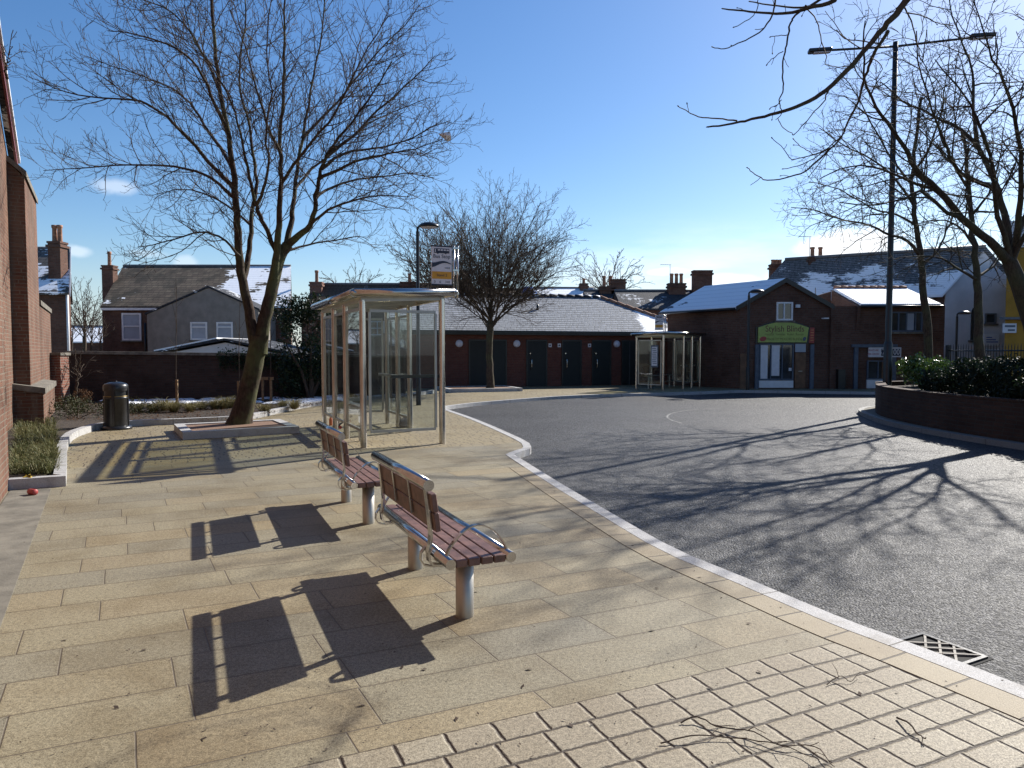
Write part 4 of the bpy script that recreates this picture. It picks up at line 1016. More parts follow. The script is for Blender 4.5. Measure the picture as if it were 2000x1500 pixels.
# railings behind the planter
fe = thing('railing_fence', 'black upright railings behind the dark hedge, right', 'fence', (14,22,0))
fa, fb_ = Vector((AT(1852,690,23.5).x,23.5,0)), Vector((AT(2060,690,19.5).x,19.5,0)); fdv = (fb_-fa)
b = MB(); nb = int(fdv.length/.11)
for i in range(nb+1):
    p = fa+fdv*(i/nb); b.tube([p+Vector((0,0,.3)),p+Vector((0,0,1.74)),p+Vector((0,0,1.84))],[.012,.012,.002],5)
b.build('railing_bars', M['black'], fe)
b = MB(); 
for z in (.62,1.62): b.tube([fa+Vector((0,0,z)),fb_+Vector((0,0,z))],.022,6)
b.build('rail', M['black'], fe)
b = MB(); b.box((fa.x,fa.y,.9),(.12,.12,1.8)); b.build('post', M['black'], fe)

# ------------------------------------------------------------------ foliage helpers
def leaf_cloud(centre_fn, n, size, rng, flat=.5, b=None):
    b = b or MB()
    for _ in range(n):
        p, out = centre_fn(rng)
        nrm = (out + Vector((rng.gauss(0,1),rng.gauss(0,1),rng.gauss(0,1)))*flat).normalized()
        up = Vector((rng.gauss(0,1),rng.gauss(0,1),rng.gauss(0,1))); t = nrm.cross(up).normalized(); s = nrm.cross(t)
        L = size*rng.uniform(.6,1.3); w = L*.42
        b.add([p-t*L*.5, p+s*w*.5+nrm*L*.06, p+t*L*.5, p-s*w*.5+nrm*L*.06], [(0,1,2,3)])
    return b
def lumps(box, n, rng, rmin, rmax):
    (x0,x1),(y0,y1),(z0,z1) = box
    return [(Vector((rng.uniform(x0,x1),rng.uniform(y0,y1),rng.uniform(z0,z1))), rng.uniform(rmin,rmax)) for _ in range(n)]
def lump_fn(L):
    wts = [r*r for _, r in L]
    def fn(rng):
        c, r = rng.choices(L, wts)[0]
        d = Vector((rng.gauss(0,1),rng.gauss(0,1),rng.gauss(0,1))).normalized()
        return c+d*r*rng.uniform(.55,1.05), d
    return fn
def tuft(b, p, n, h, spread, rng, w=.006, droop=.5):
    for _ in range(n):
        a = rng.uniform(0,2*math.pi); d = Vector((math.cos(a),math.sin(a),0)); r = rng.random()
        hh = h*rng.uniform(.6,1.15); s = spread*rng.uniform(.2,1.0)
        q0 = Vector(p)+d*s*.15; q1 = q0+d*s*.45+Vector((0,0,hh*.75)); q2 = q0+d*s*(1+.4*droop)+Vector((0,0,hh*(1-.35*droop*rng.random())))
        sd = Vector((-d.y,d.x,0))*w
        b.add([q0-sd,q0+sd,q1+sd*.8,q1-sd*.8,q2], [(0,1,2,3),(3,2,4)])

rng = random.Random(11)
# evergreen ivy mass between garden wall and shelter
def evergreen(name, label, cat, ctr, L, n, size, mat, stem=None):
    t = thing(name, label, cat, ctr)
    leaf_cloud(lump_fn(L), n, size, rng, .7).build('foliage', mat, t, recalc=False)
    b = MB()
    for (c, r) in L[:6]: b.tube([Vector(ctr), Vector(ctr).lerp(c,.5)+Vector((.1,0,.1)), c], [.06,.045,.02], 6)
    b.build('stem', M['bark_far'], t)
    return t
iv = AT(605,770,22.6); iv.z = 0
L = lumps(((iv.x-.8,iv.x+.75),(22.0,23.2),(.5,3.0)), 26, rng, .3,.62)+[(Vector((iv.x+.1,22.6,3.15)),.4),(Vector((iv.x-.3,22.6,2.9)),.5)]
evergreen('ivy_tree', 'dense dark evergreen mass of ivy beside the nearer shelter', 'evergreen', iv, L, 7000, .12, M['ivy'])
# ivy along the wall coping
b = MB()
def wallivy(r):
    q = r.uniform(.42,.66) if r.random() < .8 else r.uniform(.66,.74); p = wl(q); z = zl+(zr2-zl)*q
    return p+Vector((0,r.uniform(-.15,.1),z+r.gauss(-.05,.13)-abs(r.gauss(0,.25))*.8)), Vector((0,-1,.5))
wi = thing('wall_ivy', 'ivy spilling over the coping of the garden wall', 'ivy', wl(.5)); leaf_cloud(wallivy, 2600, .09, rng, .6).build('foliage', M['ivy'], wi, recalc=False)
# laurel bush and hedge on the planter
lp = AT(1800,745,19.4); lp.z = .62
L = lumps(((lp.x-.40,lp.x+.55),(18.9,20.0),(.78,1.36)), 20, rng, .2,.34)
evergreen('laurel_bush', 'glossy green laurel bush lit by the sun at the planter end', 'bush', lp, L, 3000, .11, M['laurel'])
hd = thing('hedge', 'long dark clipped hedge growing along the planter', 'hedge', (10.3,15,.62))
def hedge_fn(r):
    t = r.random(); y = 16.0-9.1*t; x = 9.62
    wv = .22*math.sin(y*2.3)+.16*math.sin(y*5.1+1)+.1*math.sin(y*11)
    sgn = r.random()
    xs = x+r.uniform(-.25,.95); zz = 1.24+wv*.6+r.gauss(0,.05)
    if sgn < .55: return Vector((x-.28+r.gauss(0,.07)+wv*.3,y,r.uniform(.66,zz))), Vector((-1,-.2,.3))
    if sgn < .85: return Vector((xs,y,zz)), Vector((0,0,1))
    return Vector((xs,y,r.uniform(.66,zz))), Vector((0,-1,0))
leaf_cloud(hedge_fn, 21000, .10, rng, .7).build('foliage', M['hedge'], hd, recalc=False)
b = MB()
for i in range(40):
    y = 15.9-8.9*i/40; x = 10.0+rng.uniform(-.2,.4); b.tube([(x,y,.55),(x+rng.uniform(-.2,.2),y,1.0),(x+rng.uniform(-.2,.3),y,1.35)],[.025,.018,.008],5)
b.build('stem', M['bark_plane'], hd)
# rough grass at the front of the bed
b = MB()
for _ in range(900):
    q = rng.random(); py = 938-q*105; px = rng.uniform(26+q*8,110-q*2)
    p = G(px,py); p.z = .06
    tuft(b, p, rng.randint(5,9), rng.uniform(.08,.34)*(.45+.8*abs(mnoise.noise(p*1.9))), rng.uniform(.1,.3), rng, .005, 1.0)
go = b.build('rough_grass', M['grass'], recalc=False); tag(go, 'rough green grass in the bed corner by the hall', 'grass', None, 'stuff')
# sedge tussocks in a loose row
spots = [(322,803,.42),(340,806,.4),(372,806,.36),(395,801,.34),(300,806,.3),(420,800,.36),(438,799,.42),(452,797,.4),(517,808,.34),(553,797,.3),(575,799,.36),(270,805,.28)]
lab = ['pale sedge tussock %s' % s for s in ('left of the staked sapling, broadest of the row','right beside the sapling stake','second to the right of the sapling stake','midway along the row, browner tips','small one left of the sapling, near the bin','between the stake and the big trunk','touching the big trunk on its left','right behind the big trunk','at the foot of the double stakes','in the snow right of the double stakes','nearest the shelter, in the snow','just right of the litter bin')]
for (px,py,h),l in zip(spots,lab):
    p = G(px,py+4); t = thing('sedge_tussock', l, 'ornamental grass', p, 0, 'sedge tussocks in the bed')
    b = MB(); tuft(b, p+Vector((0,0,.05)), 260, h*.85, h*1.15, rng, .005, 1.3); b.build('blades', M['sedge'], t, recalc=False)
# low shrubs
def low_shrub(label, px, py, w, h, mat, n=700):
    p = G(px,py); t = thing('low_shrub', label, 'shrub', p, 0, 'low shrubs in the bed')
    L = [(p+Vector((rng.uniform(-w,w),rng.uniform(-w,w)*.8,rng.uniform(.12,h))),rng.uniform(.12,.26)) for _ in range(9)]
    leaf_cloud(lump_fn(L), n, .06, rng, .9).build('foliage', mat, t, recalc=False)
    b = MB()
    for c, r in L: b.tube([p+Vector((0,0,.03)),c],[.012,.005],4)
    b.build('stem', M['twig'], t)
low_shrub('low brown shrub behind the corner kerb, beside the plinth', 150,822,.5,.4,M['shrub'],900)
low_shrub('small green shrub between hall and litter bin', 190,812,.55,.34,M['shrub'],900)
low_shrub('low shrub close behind the litter bin', 262,812,.5,.32,M['shrub'],900)
low_shrub('reddish low shrub by the foot of the brick pier', 140,800,.6,.45,M['leafbrown'],700)
low_shrub('dark spiky shrub against the wall beside the ivy', 565,784,.5,.55,M['hedge'],900)
low_shrub('thin green shrub under the ivy mass by the shelter', 604,781,.55,.5,M['shrub'],800)
# ground litter: mulch chips and leaf scraps in the bed, a few on the paving
b = MB()
def chip(p, s):
    a = rng.uniform(0,6.28); d = Vector((math.cos(a),math.sin(a),rng.uniform(-.4,.4)))*s; e = Vector((-math.sin(a),math.cos(a),rng.uniform(-.3,.3)))*s*.5
    b.add([p-d,p+e,p+d,p-e],[(0,1,2,3)])
for _ in range(5000):
    px = rng.uniform(130,660); yl = 832 if px < 450 else 832-(px-450)*.19; py = rng.uniform(786,yl-3)
    p = G(px,py); p.z = .085+rng.uniform(0,.03); chip(p, rng.uniform(.015,.045))
tag(b.build('leaf_litter', M['leafbrown'], recalc=False), 'brown leaf and bark scraps strewn over the soil bed', 'leaf litter', None, 'stuff')
b = MB()
for _ in range(420):
    px = rng.uniform(0,1900); py = rng.uniform(900,1499)
    p = G(px,py)
    if p.x > 2.0-.19*(p.y-4) and p.y > 3: continue
    p.z = .006; chip(p, rng.uniform(.003,.010) if rng.random()<.93 else .018)
for _ in range(260):
    i = rng.randint(20, len(K)-60); o_ = abs(rng.gauss(0,.05)); q = offset(K[i-1:i+2], -(.01+o_) if rng.random() < .6 else .15+o_)[1]
    p = Vector((q[0]+rng.uniform(-.1,.1), q[1]+rng.uniform(-.1,.1), .008))
    if p.y > 12: continue
    p.z = .008 if rng.random() < 0 else p.z
    chip(p, rng.uniform(.004,.014))
tag(b.build('leaf_debris', M['twig'], recalc=False), 'tiny dark twigs and leaf crumbs scattered on the paving', 'debris', None, 'stuff')
# snow lying in the bed
b = MB()
def snowpatch(p, rx, ry, k=12):
    ring = []
    for i in range(k):
        a = 2*math.pi*i/k; r = rng.uniform(.6,1.15); ring.append(p+Vector((rx*r*math.cos(a),ry*r*math.sin(a),0)))
    mid = [p+(q-p)*.6+Vector((0,0,.035)) for q in ring]
    b.add(ring+mid+[p+Vector((0,0,.045))], [(i,(i+1)%k,k+(i+1)%k,k+i) for i in range(k)]+[(k+i,k+(i+1)%k,2*k) for i in range(k)], True)
for _ in range(150):
    px = rng.uniform(205,640)
    if 440 < px < 500 and rng.random() < .5: continue
    py = rng.uniform(783,793) if px < 520 else rng.uniform(781,797-(px-520)*.045)
    p = G(px,py); p.z = .075
    snowpatch(p, rng.uniform(.08,.34), rng.uniform(.08,.4))
for _ in range(40):
    px = rng.uniform(570,640); py = rng.uniform(785,793-(px-570)*.05); p = G(px,py); p.z=.08; snowpatch(p, rng.uniform(.12,.32), rng.uniform(.15,.45))
tag(b.build('snow', M['snow'], recalc=False), 'thin patches of snow lying on the soil by the wall', 'snow', None, 'stuff')

# ------------------------------------------------------------------ bare trees
def tubes_mesh(branches, name, mat, parent, kfun):
    vs = []; fs = []; base = 0
    for pts, rad in branches:
        k = kfun(rad[0]); n = len(pts); ref = None
        for i in range(n):
            t = pts[min(i+1,n-1)]-pts[max(i-1,0)]
            t = t.normalized() if t.length > 1e-7 else Vector((0,0,1))
            if ref is None:
                ref = Vector((0,0,1)) if abs(t.z) < .9 else Vector((1,0,0))
            q = ref-t*ref.dot(t); ref = q.normalized() if q.length > 1e-6 else t.orthogonal().normalized()
            w = t.cross(ref); r = rad[i]; p = pts[i]
            for j in range(k):
                a = 6.28318*j/k; ca, sa = math.cos(a)*r, math.sin(a)*r
                vs.append((p.x+ref.x*ca+w.x*sa, p.y+ref.y*ca+w.y*sa, p.z+ref.z*ca+w.z*sa))
        for i in range(n-1):
            for j in range(k):
                a = base+i*k+j; c = base+i*k+(j+1)%k; fs.append((a,c,c+k,a+k))
        base += n*k
    off = parent_world(parent) if parent else Vector((0,0,0))
    me = bpy.data.meshes.new(name); me.from_pydata([(p[0]-off.x,p[1]-off.y,p[2]-off.z) for p in vs], [], fs); me.update()
    me.polygons.foreach_set('use_smooth', [True]*len(fs)); me.materials.append(mat)
    o = bpy.data.objects.new(name, me); C.objects.link(o); o.parent = parent
    return o
def rand_perp(d, rng):
    v = Vector((rng.gauss(0,1),rng.gauss(0,1),rng.gauss(0,1))); v -= d*v.dot(d)
    return v.normalized() if v.length > 1e-5 else d.orthogonal().normalized()
def walk(p, d, length, r0, r1, nseg, rng, wob, trop, droop=0.0):
    pts = [p.copy()]; rad = [r0]; dd = d.normalized()
    for i in range(nseg):
        dd = (dd + rand_perp(dd,rng)*wob*rng.random() + Vector((0,0,trop)) ).normalized()
        p = p + dd*(length/nseg); pts.append(p.copy()); f = (i+1)/nseg; rad.append(r0+(r1-r0)*f)
    return pts, rad
def sprout(par, level, cfg, rng, out, center=None):
    """grow children of a branch, cfg[level] = dict"""
    if level >= len(cfg): return
    c = cfg[level]; pts, rad = par
    seg = [(pts[i+1]-pts[i]).length for i in range(len(pts)-1)]; tot = sum(seg)
    n = max(1, int(round(c['per_m']*tot))) if 'per_m' in c else c['n']
    az = rng.uniform(0,6.28)
    for i in range(n):
        f = c['from']+(1-c['from'])*((i+rng.uniform(.1,.9))/n); s = f*tot; j = 0
        while j < len(seg)-1 and s > seg[j]: s -= seg[j]; j += 1
        q = min(1, s/max(seg[j],1e-6)); p = pts[j].lerp(pts[j+1],q); d = (pts[j+1]-pts[j]).normalized(); r = rad[j]+(rad[j+1]-rad[j])*q
        az += 2.399+rng.uniform(-.5,.5); pe = d.orthogonal().normalized(); pe = Quaternion(d, az) @ pe
        if center is not None:
            o_ = p-center; o_.z *= .3
            if o_.length > .2: pe = (pe+o_.normalized()*c.get('outward',.0)); pe -= d*pe.dot(d); pe.normalize()
        ang = R(rng.uniform(*c['ang'])); cd = d*math.cos(ang)+pe*math.sin(ang)
        ln = rng.uniform(*c['len'])*(1-c.get('taper',.45)*f)
        if 'rel' in c: ln = tot*rng.uniform(*c['rel'])*(1-c.get('taper',.45)*f)
        r0 = min(r*.72, c['r'][0]*rng.uniform(.8,1.2)); br = walk(p, cd, ln, r0, c['r'][1], c['seg'], rng, c['wob'], c['trop'])
        out.append(br); sprout(br, level+1, cfg, rng, out, center)
def limb(pix, Y, dys=None, r0=.1, r1=.03, sub=3, rng=None, jit=.02):
    """a limb through image points at depth Y (+ per-point depth offsets), rounded off"""
    P = []
    for i,(x,y) in enumerate(pix):
        dy = dys[i] if dys else 0
        P.append(AT(x,y,Y+dy))
    return smooth_limb(P, r0, r1, sub, rng, jit)
def smooth_limb(P, r0, r1, sub=3, rng=None, jit=.02):
    out = []
    for i in range(len(P)-1):
        p0 = P[max(i-1,0)]; p1 = P[i]; p2 = P[i+1]; p3 = P[min(i+2,len(P)-1)]
        for j in range(sub):
            t = j/sub; out.append(.5*((2*p1)+(p2-p0)*t+(2*p0-5*p1+4*p2-p3)*t*t+(3*p1-p0-3*p2+p3)*t**3))
    out.append(P[-1]); n = len(out)
    if rng: out = [out[0]]+[p+Vector((rng.gauss(0,jit),rng.gauss(0,jit),rng.gauss(0,jit*.5))) for p in out[1:-1]]+[out[-1]]
    if isinstance(r0, list):
        rr = [r0[min(i//sub,len(r0)-1)]+(r0[min(i//sub+1,len(r0)-1)]-r0[min(i//sub,len(r0)-1)])*((i%sub)/sub) for i in range(n)]
    else: rr = [r0+(r1-r0)*(i/max(1,n-1))**.6 for i in range(n)]
    return out, rr
def kf(r): return 14 if r > .09 else 9 if r > .04 else 6 if r > .018 else 4 if r > .009 else 3
def tree_thing(name, label, cat, base, trunks, branches, mt, mb, group=None, extra=None):
    t = thing(name, label, cat, base, 0, group)
    tubes_mesh(trunks, 'trunk', mt, t, kf); tubes_mesh(branches, 'crown', mb, t, kf)
    return t

# --- T1: the big sycamore on the left
rg = random.Random(5)
YT1 = 14.55
tr = []; main = []
trunk = limb([(466,838),(472,812),(483,770),(494,720),(503,680),(506,655)], YT1, [0,0,0,0,0,0], [.30,.225,.19,.18,.178,.175], None, 4, rg, .004)
trunk[0][0].z = -.02
tr.append(trunk)
Ls = limb([(502,690),(492,640),(482,590),(470,530),(466,470),(463,420),(457,350),(450,290),(437,220),(424,140),(418,60),(412,-60),(415,-180)], YT1, [0,0,-.05,-.1,-.2,-.3,-.4,-.5,-.6,-.7,-.8,-1,-1.2], .135,.018,3,rg,.008)
Rs = limb([(508,690),(514,640),(524,595),(536,545),(548,500),(562,478)], YT1, [0,0,0,.05,.1,.1], .145,.11,3,rg,.006)
tr += [Ls,Rs]
S = []
def addl(pix, dys, r0, r1): S.append(limb(pix, YT1, dys, r0*.88, r1*.8, 3, rg, .012))
addl([(474,552),(482,520),(488,470),(492,420),(500,370),(497,320),(487,250),(470,180),(468,110),(480,20),(470,-90)], [-.1,.1,.3,.5,.7,.8,.9,1,1.1,1.3,1.4], .085,.014)
addl([(536,545),(541,490),(545,440),(547,390),(548,330),(547,260),(552,190),(556,110),(555,20),(565,-100)], [0,-.1,-.2,-.3,-.3,-.4,-.5,-.6,-.8,-1], .105,.015)
addl([(560,480),(568,440),(572,400),(578,350),(584,300),(598,230),(612,150),(630,60),(640,-60)], [.1,.3,.5,.7,.9,1.1,1.3,1.6,1.8], .085,.014)
addl([(562,478),(585,460),(605,440),(613,410),(620,370),(628,330),(650,285),(690,235),(730,180),(765,120)], [.1,.0,-.1,-.2,-.3,-.4,-.6,-.8,-1,-1.2], .10,.013)
addl([(546,508),(530,472),(517,440),(505,415),(500,400)], [.05,0,-.2,-.3,-.4], .065,.045)
addl([(500,402),(490,360),(480,310),(470,260),(450,200),(420,140),(380,80),(360,10)], [-.4,-.6,-.9,-1.1,-1.4,-1.7,-2,-2.3], .045,.01)
addl([(500,402),(515,370),(525,320),(520,260),(530,180),(520,100),(530,0)], [-.4,-.7,-1,-1.3,-1.6,-2,-2.2], .045,.01)
# long side limbs
addl([(468,500),(440,470),(400,452),(360,462),(300,478),(270,482)], [-.2,-.5,-.8,-1,-1.2,-1.3], .04,.008)
addl([(462,390),(430,362),(400,340),(340,325),(270,322),(200,325),(130,330),(85,333)], [-.3,-.2,-.1,0,.1,.2,.3,.3], .05,.008)
addl([(460,370),(420,330),(380,285),(340,240),(300,210),(260,195),(200,190),(130,180),(70,155)], [-.3,-.5,-.8,-1.1,-1.3,-1.5,-1.6,-1.7,-1.8], .06,.008)
addl([(455,330),(430,290),(400,245),(370,200),(330,170),(280,150),(220,130),(170,110)], [-.4,0,.4,.8,1.1,1.4,1.7,1.9], .055,.008)
addl([(445,260),(420,205),(395,150),(360,105),(310,80),(250,65),(210,60)], [-.5,-.8,-1.2,-1.6,-1.9,-2.2,-2.4], .05,.008)
addl([(430,180),(405,120),(370,60),(330,20),(280,0),(230,-20)], [-.6,-.3,.1,.5,.9,1.2], .045,.008)
addl([(605,440),(640,410),(680,395),(720,385),(760,382),(800,385)], [-.1,-.4,-.7,-.9,-1.1,-1.2], .045,.008)
addl([(618,385),(650,365),(700,350),(750,345),(800,338),(830,345)], [-.2,.2,.5,.8,1.0,1.1], .042,.008)
addl([(622,350),(660,330),(710,310),(760,300),(810,290),(865,272)], [-.3,-.6,-.9,-1.2,-1.4,-1.5], .048,.008)
addl([(628,330),(670,300),(730,290),(790,275),(840,250),(880,235)], [-.4,-.1,.3,.6,.8,.9], .045,.008)
addl([(640,300),(690,265),(740,215),(790,170),(830,130),(850,110)], [-.5,-.3,0,.2,.3,.4], .045,.008)
addl([(590,270),(640,220),(690,160),(740,100),(790,50),(820,10)], [.9,1.2,1.5,1.7,1.9,2], .045,.008)
addl([(575,370),(610,330),(660,290),(720,240),(790,210),(840,190)], [.5,1,1.5,1.9,2.2,2.4], .045,.008)
addl([(548,360),(590,300),(640,240),(680,170),(720,90),(760,30)], [-.3,-.9,-1.4,-1.9,-2.3,-2.6], .045,.008)
addl([(548,300),(520,240),(500,170),(480,90),(450,20)], [-.4,-1,-1.6,-2.1,-2.6], .042,.008)
addl([(490,440),(440,400),(390,375),(340,370),(300,390)], [.5,1,1.5,1.9,2.2], .04,.008)
addl([(560,490),(600,478),(650,470),(700,462),(720,470)], [.1,.5,.9,1.2,1.4], .035,.007)
addl([(470,590),(430,560),(380,545),(330,530),(290,480)], [-.1,-.4,-.8,-1,-1.2], .0,.0) if False else None
br = []
cfg = [dict(per_m=4.2, ang=(28,58), len=(.9,1.9), taper=.5, r=(.0105,.0042), seg=7, wob=.30, trop=.05, outward=.7, **{'from':.18}),
       dict(per_m=6.0, ang=(28,60), len=(.3,.8), taper=.4, r=(.0052,.0036), seg=4, wob=.42, trop=.08, **{'from':.2}),
       dict(per_m=8.0, ang=(30,65), len=(.1,.26), taper=.3, r=(.004,.0032), seg=3, wob=.5, trop=.2, **{'from':.3})]
cen = AT(520,450,YT1)
for s in S + [Ls]:
    sprout(s, 0, cfg, rg, br, cen)
    tip = s; sprout(s, 1, [None]+cfg[1:], rg, br, cen)
b0 = AT(467,838,YT1)
tree_thing('sycamore_tree', 'largest bare tree, leaning trunk forking low, behind the farther bench', 'tree', (b0.x,b0.y,0), tr+S[:6], S[6:]+br, M['bark_main'], M['bark_branch'])

# --- T2: round crowned tree before the block
def fan_tree(name, label, px, py, Y, ytop, halfw, seed, nl, mt, mb, fork_y, r_trunk, dens=1.0, group=None, spread=62, tw=1.0, lean=0, zb=0.0, cat='tree'):
    rg = random.Random(seed); base = AT(px,py,Y); base.z = zb; fk = AT(px+lean,fork_y,Y); top = AT(px,ytop,Y); Rr = halfw/F*Y; Hh = top.z-fk.z
    tr = [smooth_limb([base+Vector((0,0,-.03)),base.lerp(fk,.12)+Vector((.02,0,0)),base.lerp(fk,.5)+Vector((-.03,.02,0)),fk],[r_trunk*1.35,r_trunk*1.05,r_trunk*.9,r_trunk*.95],None,4,rg,.01)]
    big = []; br = []
    cz = fk.z+Hh*.47
    tr.append(smooth_limb([fk,fk+Vector((.05,.03,Hh*.18)),fk+Vector((-.04,0,Hh*.36)),fk+Vector((.03,.02,Hh*.6))], r_trunk*.8, r_trunk*.12, 4, rg, .02))
    for i in range(nl):
        a = 2.399*i+rg.uniform(-.3,.3); ct = 1-(1+math.sin(R(spread-50)))*(i+.5)/nl; st_ = math.sqrt(max(0,1-ct*ct)); q = rg.uniform(.86,1.02)
        tgt = Vector((fk.x+Rr*st_*math.cos(a)*q, fk.y+Rr*st_*math.sin(a)*q, cz+Hh*.53*ct*q))
        st = fk+Vector((0,0,rg.uniform(-.06,.10+.28*max(0,ct))*Hh)); d0 = tgt-st; out = Vector((d0.x,d0.y,0))
        m1 = st+d0*.32+Vector((0,0,.06*Hh*st_))+out*.06; m2 = st+d0*.68+Vector((0,0,.07*Hh*st_))
        big.append(smooth_limb([st,m1,m2,tgt], r_trunk*rg.uniform(.15,.28), .009*tw, 4, rg, .035*Rr/3.5))
    c1 = dict(per_m=2.6*dens, ang=(22,48), rel=(.3,.55), len=(1,1), taper=.62, r=(.02*tw,.007*tw), seg=6, wob=.22, trop=.04, outward=.3, **{'from':.15})
    c2 = dict(per_m=3.6*dens, ang=(24,52), rel=(.3,.6), len=(1,1), taper=.5, r=(.0105*tw,.006*tw), seg=4, wob=.28, trop=.05, **{'from':.15})
    c3 = dict(per_m=5.0*dens, ang=(25,60), rel=(.3,.6), len=(1,1), taper=.4, r=(.0075*tw,.005*tw), seg=2, wob=.3, trop=.05, **{'from':.2})
    for p in big: sprout(p, 0, [c1,c2,c3], rg, br)
    return tree_thing(name, label, cat, base, tr, big+br, mt, mb, group)
fan_tree('round_crowned_tree', 'bare tree with dense round crown in front of the slate roofed block', 957,766,28.8, 364,182, 21, 34, M['bark_plane'], M['bark_far'], 632, .15, 1.5, None, 74, .85)
fan_tree('bare_tree', 'pale bare tree behind the domed lamp, left of the round crown', 850,690,46, 405,100, 31, 18, M['bark_far'], M['bark_far'], 590, .2, .95, 'distant bare trees', 80, 1.7)
fan_tree('bare_tree', 'small bare tree on the skyline right of the round crown', 1190,690,62, 486,80, 33, 15, M['bark_far'], M['bark_far'], 588, .2, .7, 'distant bare trees', 72, 1.9)
fan_tree('bare_tree', 'thin bare tree between the two leftmost houses', 165,690,58, 540,60, 35, 14, M['bark_far'], M['bark_far'], 660, .16, .75, 'distant bare trees', 60, 1.8)
fan_tree('bare_tree', 'low bare trees top showing over the brown tiled roof', 690,690,54, 515,75, 37, 14, M['bark_far'], M['bark_far'], 600, .16, .75, 'distant bare trees', 66, 1.8)
for i_,(px_,yt_) in enumerate(((140,600),(178,590),(196,612))):
    fan_tree('bare_shrub', ['leftmost of the bare bushes in the gap between the left houses','tallest bare bush in the gap between the left houses','bare bush touching the sash window house on its left'][i_], px_,690,40, yt_,30, 60+i_, 12, M['bark_far'], M['bark_far'], 668, .06, .9, 'bushes between the left houses', 80, 1.5, cat='shrub')
fan_tree('bare_shrub', 'tangled bare shrub rising above the ivy beside the shelter', 640,770,23.5, 575,50, 39, 10, M['bark_far'], M['bark_far'], 690, .05, .9, None, 55, 1.0, cat='shrub')
fan_tree('bare_shrub', 'straggling pale shrub hanging over the left end of the garden wall', 150,790,20.8, 672,45, 41, 9, M['bark_far'], M['bark_far'], 745, .04, 1.1, None, 75, 1.0, cat='shrub')
fan_tree('wild_buddleia', 'wild shrub sprouting from the hall gable, top left', 12,148,12.4, 55,45, 43, 7, M['bark_far'], M['bark_far'], 130, .02, 1.5, None, 80, .8, zb=AT(12,150,12.4).z, cat='shrub')

# --- trees on the planter, right
rg = random.Random(15)
YP = 14.9
P = lambda x,y,z: Vector((x,y,z))
base = AT(1972,790,YP); base.z = .6
fk = AT(1972,512,YP)
trk = smooth_limb([P(base.x+.75,YP,.5),P(base.x+.62,YP,1.4),P(base.x+.35,YP,2.4),fk],[.28,.20,.175,.14],None,4,rg,.01)
Lm = [limb([(1972,512),(1930,470),(1880,425),(1830,370),(1790,330),(1765,285),(1735,240),(1700,190),(1685,120),(1690,40)],YP,[0,-.1,-.2,-.3,-.4,-.5,-.6,-.7,-.9,-1.1],.11,.011,3,rg,.015),
      limb([(1975,510),(1965,440),(1950,370),(1915,300),(1880,255),(1820,225),(1760,195),(1720,160)],YP,[0,.2,.4,.6,.8,1.1,1.4,1.6],.10,.011,3,rg,.015),
      limb([(1978,500),(1990,420),(1995,330),(1985,240),(1960,160),(1930,90),(1900,0)],YP,[0,-.3,-.6,-1,-1.4,-1.8,-2.2],.085,.007,3,rg,.015),
      smooth_limb([fk,fk+P(.15,-.5,.9),fk+P(-.1,-1.1,1.8),fk+P(-.6,-1.6,2.9),fk+P(-.9,-1.9,4.2)],.062,.008,3,rg,.03),
      smooth_limb([fk,fk+P(-.5,-.3,.9),fk+P(-1.2,-1.1,1.9),fk+P(-2.0,-1.7,2.7),fk+P(-2.9,-2.1,3.3)],.075,.008,3,rg,.03),
      smooth_limb([fk,fk+P(.5,.2,1.1),fk+P(1.3,.1,2.3),fk+P(2.1,-.4,3.8),fk+P(2.6,-.9,5.4)],.10,.010,3,rg,.03),
      limb([(1880,425),(1850,415),(1810,380),(1790,375),(1760,390),(1700,400),(1640,395)],YP,[-.2,-.5,-.8,-1,-1.2,-1.4,-1.6],.05,.01,3,rg,.012),
      limb([(1830,370),(1790,360),(1720,330),(1660,325),(1600,350)],YP,[-.3,.0,.3,.5,.6],.045,.009,3,rg,.012),
      limb([(1950,370),(1900,350),(1870,330),(1850,290),(1830,240),(1800,150),(1790,60)],YP,[.4,.2,0,-.2,-.4,-.6,-.8],.06,.01,3,rg,.012),
      limb([(1915,300),(1900,220),(1900,140),(1870,60),(1850,-20)],YP,[.6,.9,1.2,1.5,1.7],.05,.01,3,rg,.012)]
cfgp = [dict(per_m=3.5, ang=(30,62), len=(.9,2.0), taper=.45, r=(.018,.0058), seg=7, wob=.36, trop=.01, outward=.4, **{'from':.22}),
        dict(per_m=5.4, ang=(30,65), len=(.3,.9), taper=.4, r=(.0085,.0048), seg=5, wob=.45, trop=.0, **{'from':.2}),
        dict(per_m=6.2, ang=(30,70), len=(.1,.3), taper=.3, r=(.0052,.004), seg=3, wob=.5, trop=.02, **{'from':.25})]
br = []
for s in Lm: sprout(s, 0, cfgp, rg, br, fk)
tree_thing('plane_tree', 'big bare tree at the right edge, forking limbs over the hedge', 'tree', (base.x+.75,YP,.6), [trk]+Lm[:6], Lm[6:]+br, M['bark_plane'], M['bark_plane'], 'bare trees on the planter')
def planter_tree(label, pix, Y, r0, seed, limbs):
    rg = random.Random(seed); t0 = limb(pix, Y, None, r0, r0*.25, 3, rg, .02); t0[0][0].z = .55
    Lm = [limb(p, Y, d, r, .010, 3, rg, .015) for (p,d,r) in limbs]; br = []
    for s in Lm: sprout(s, 0, cfgp, rg, br, t0[0][-1])
    sprout(t0, 0, [dict(cfgp[0], per_m=2.2, **{'from':.42})]+cfgp[1:], rg, br, None)
    b = t0[0][0]
    tree_thing('plane_tree', label, 'tree', (b.x,b.y,.55), [t0], Lm+br, M['bark_plane'], M['bark_plane'], 'bare trees on the planter')
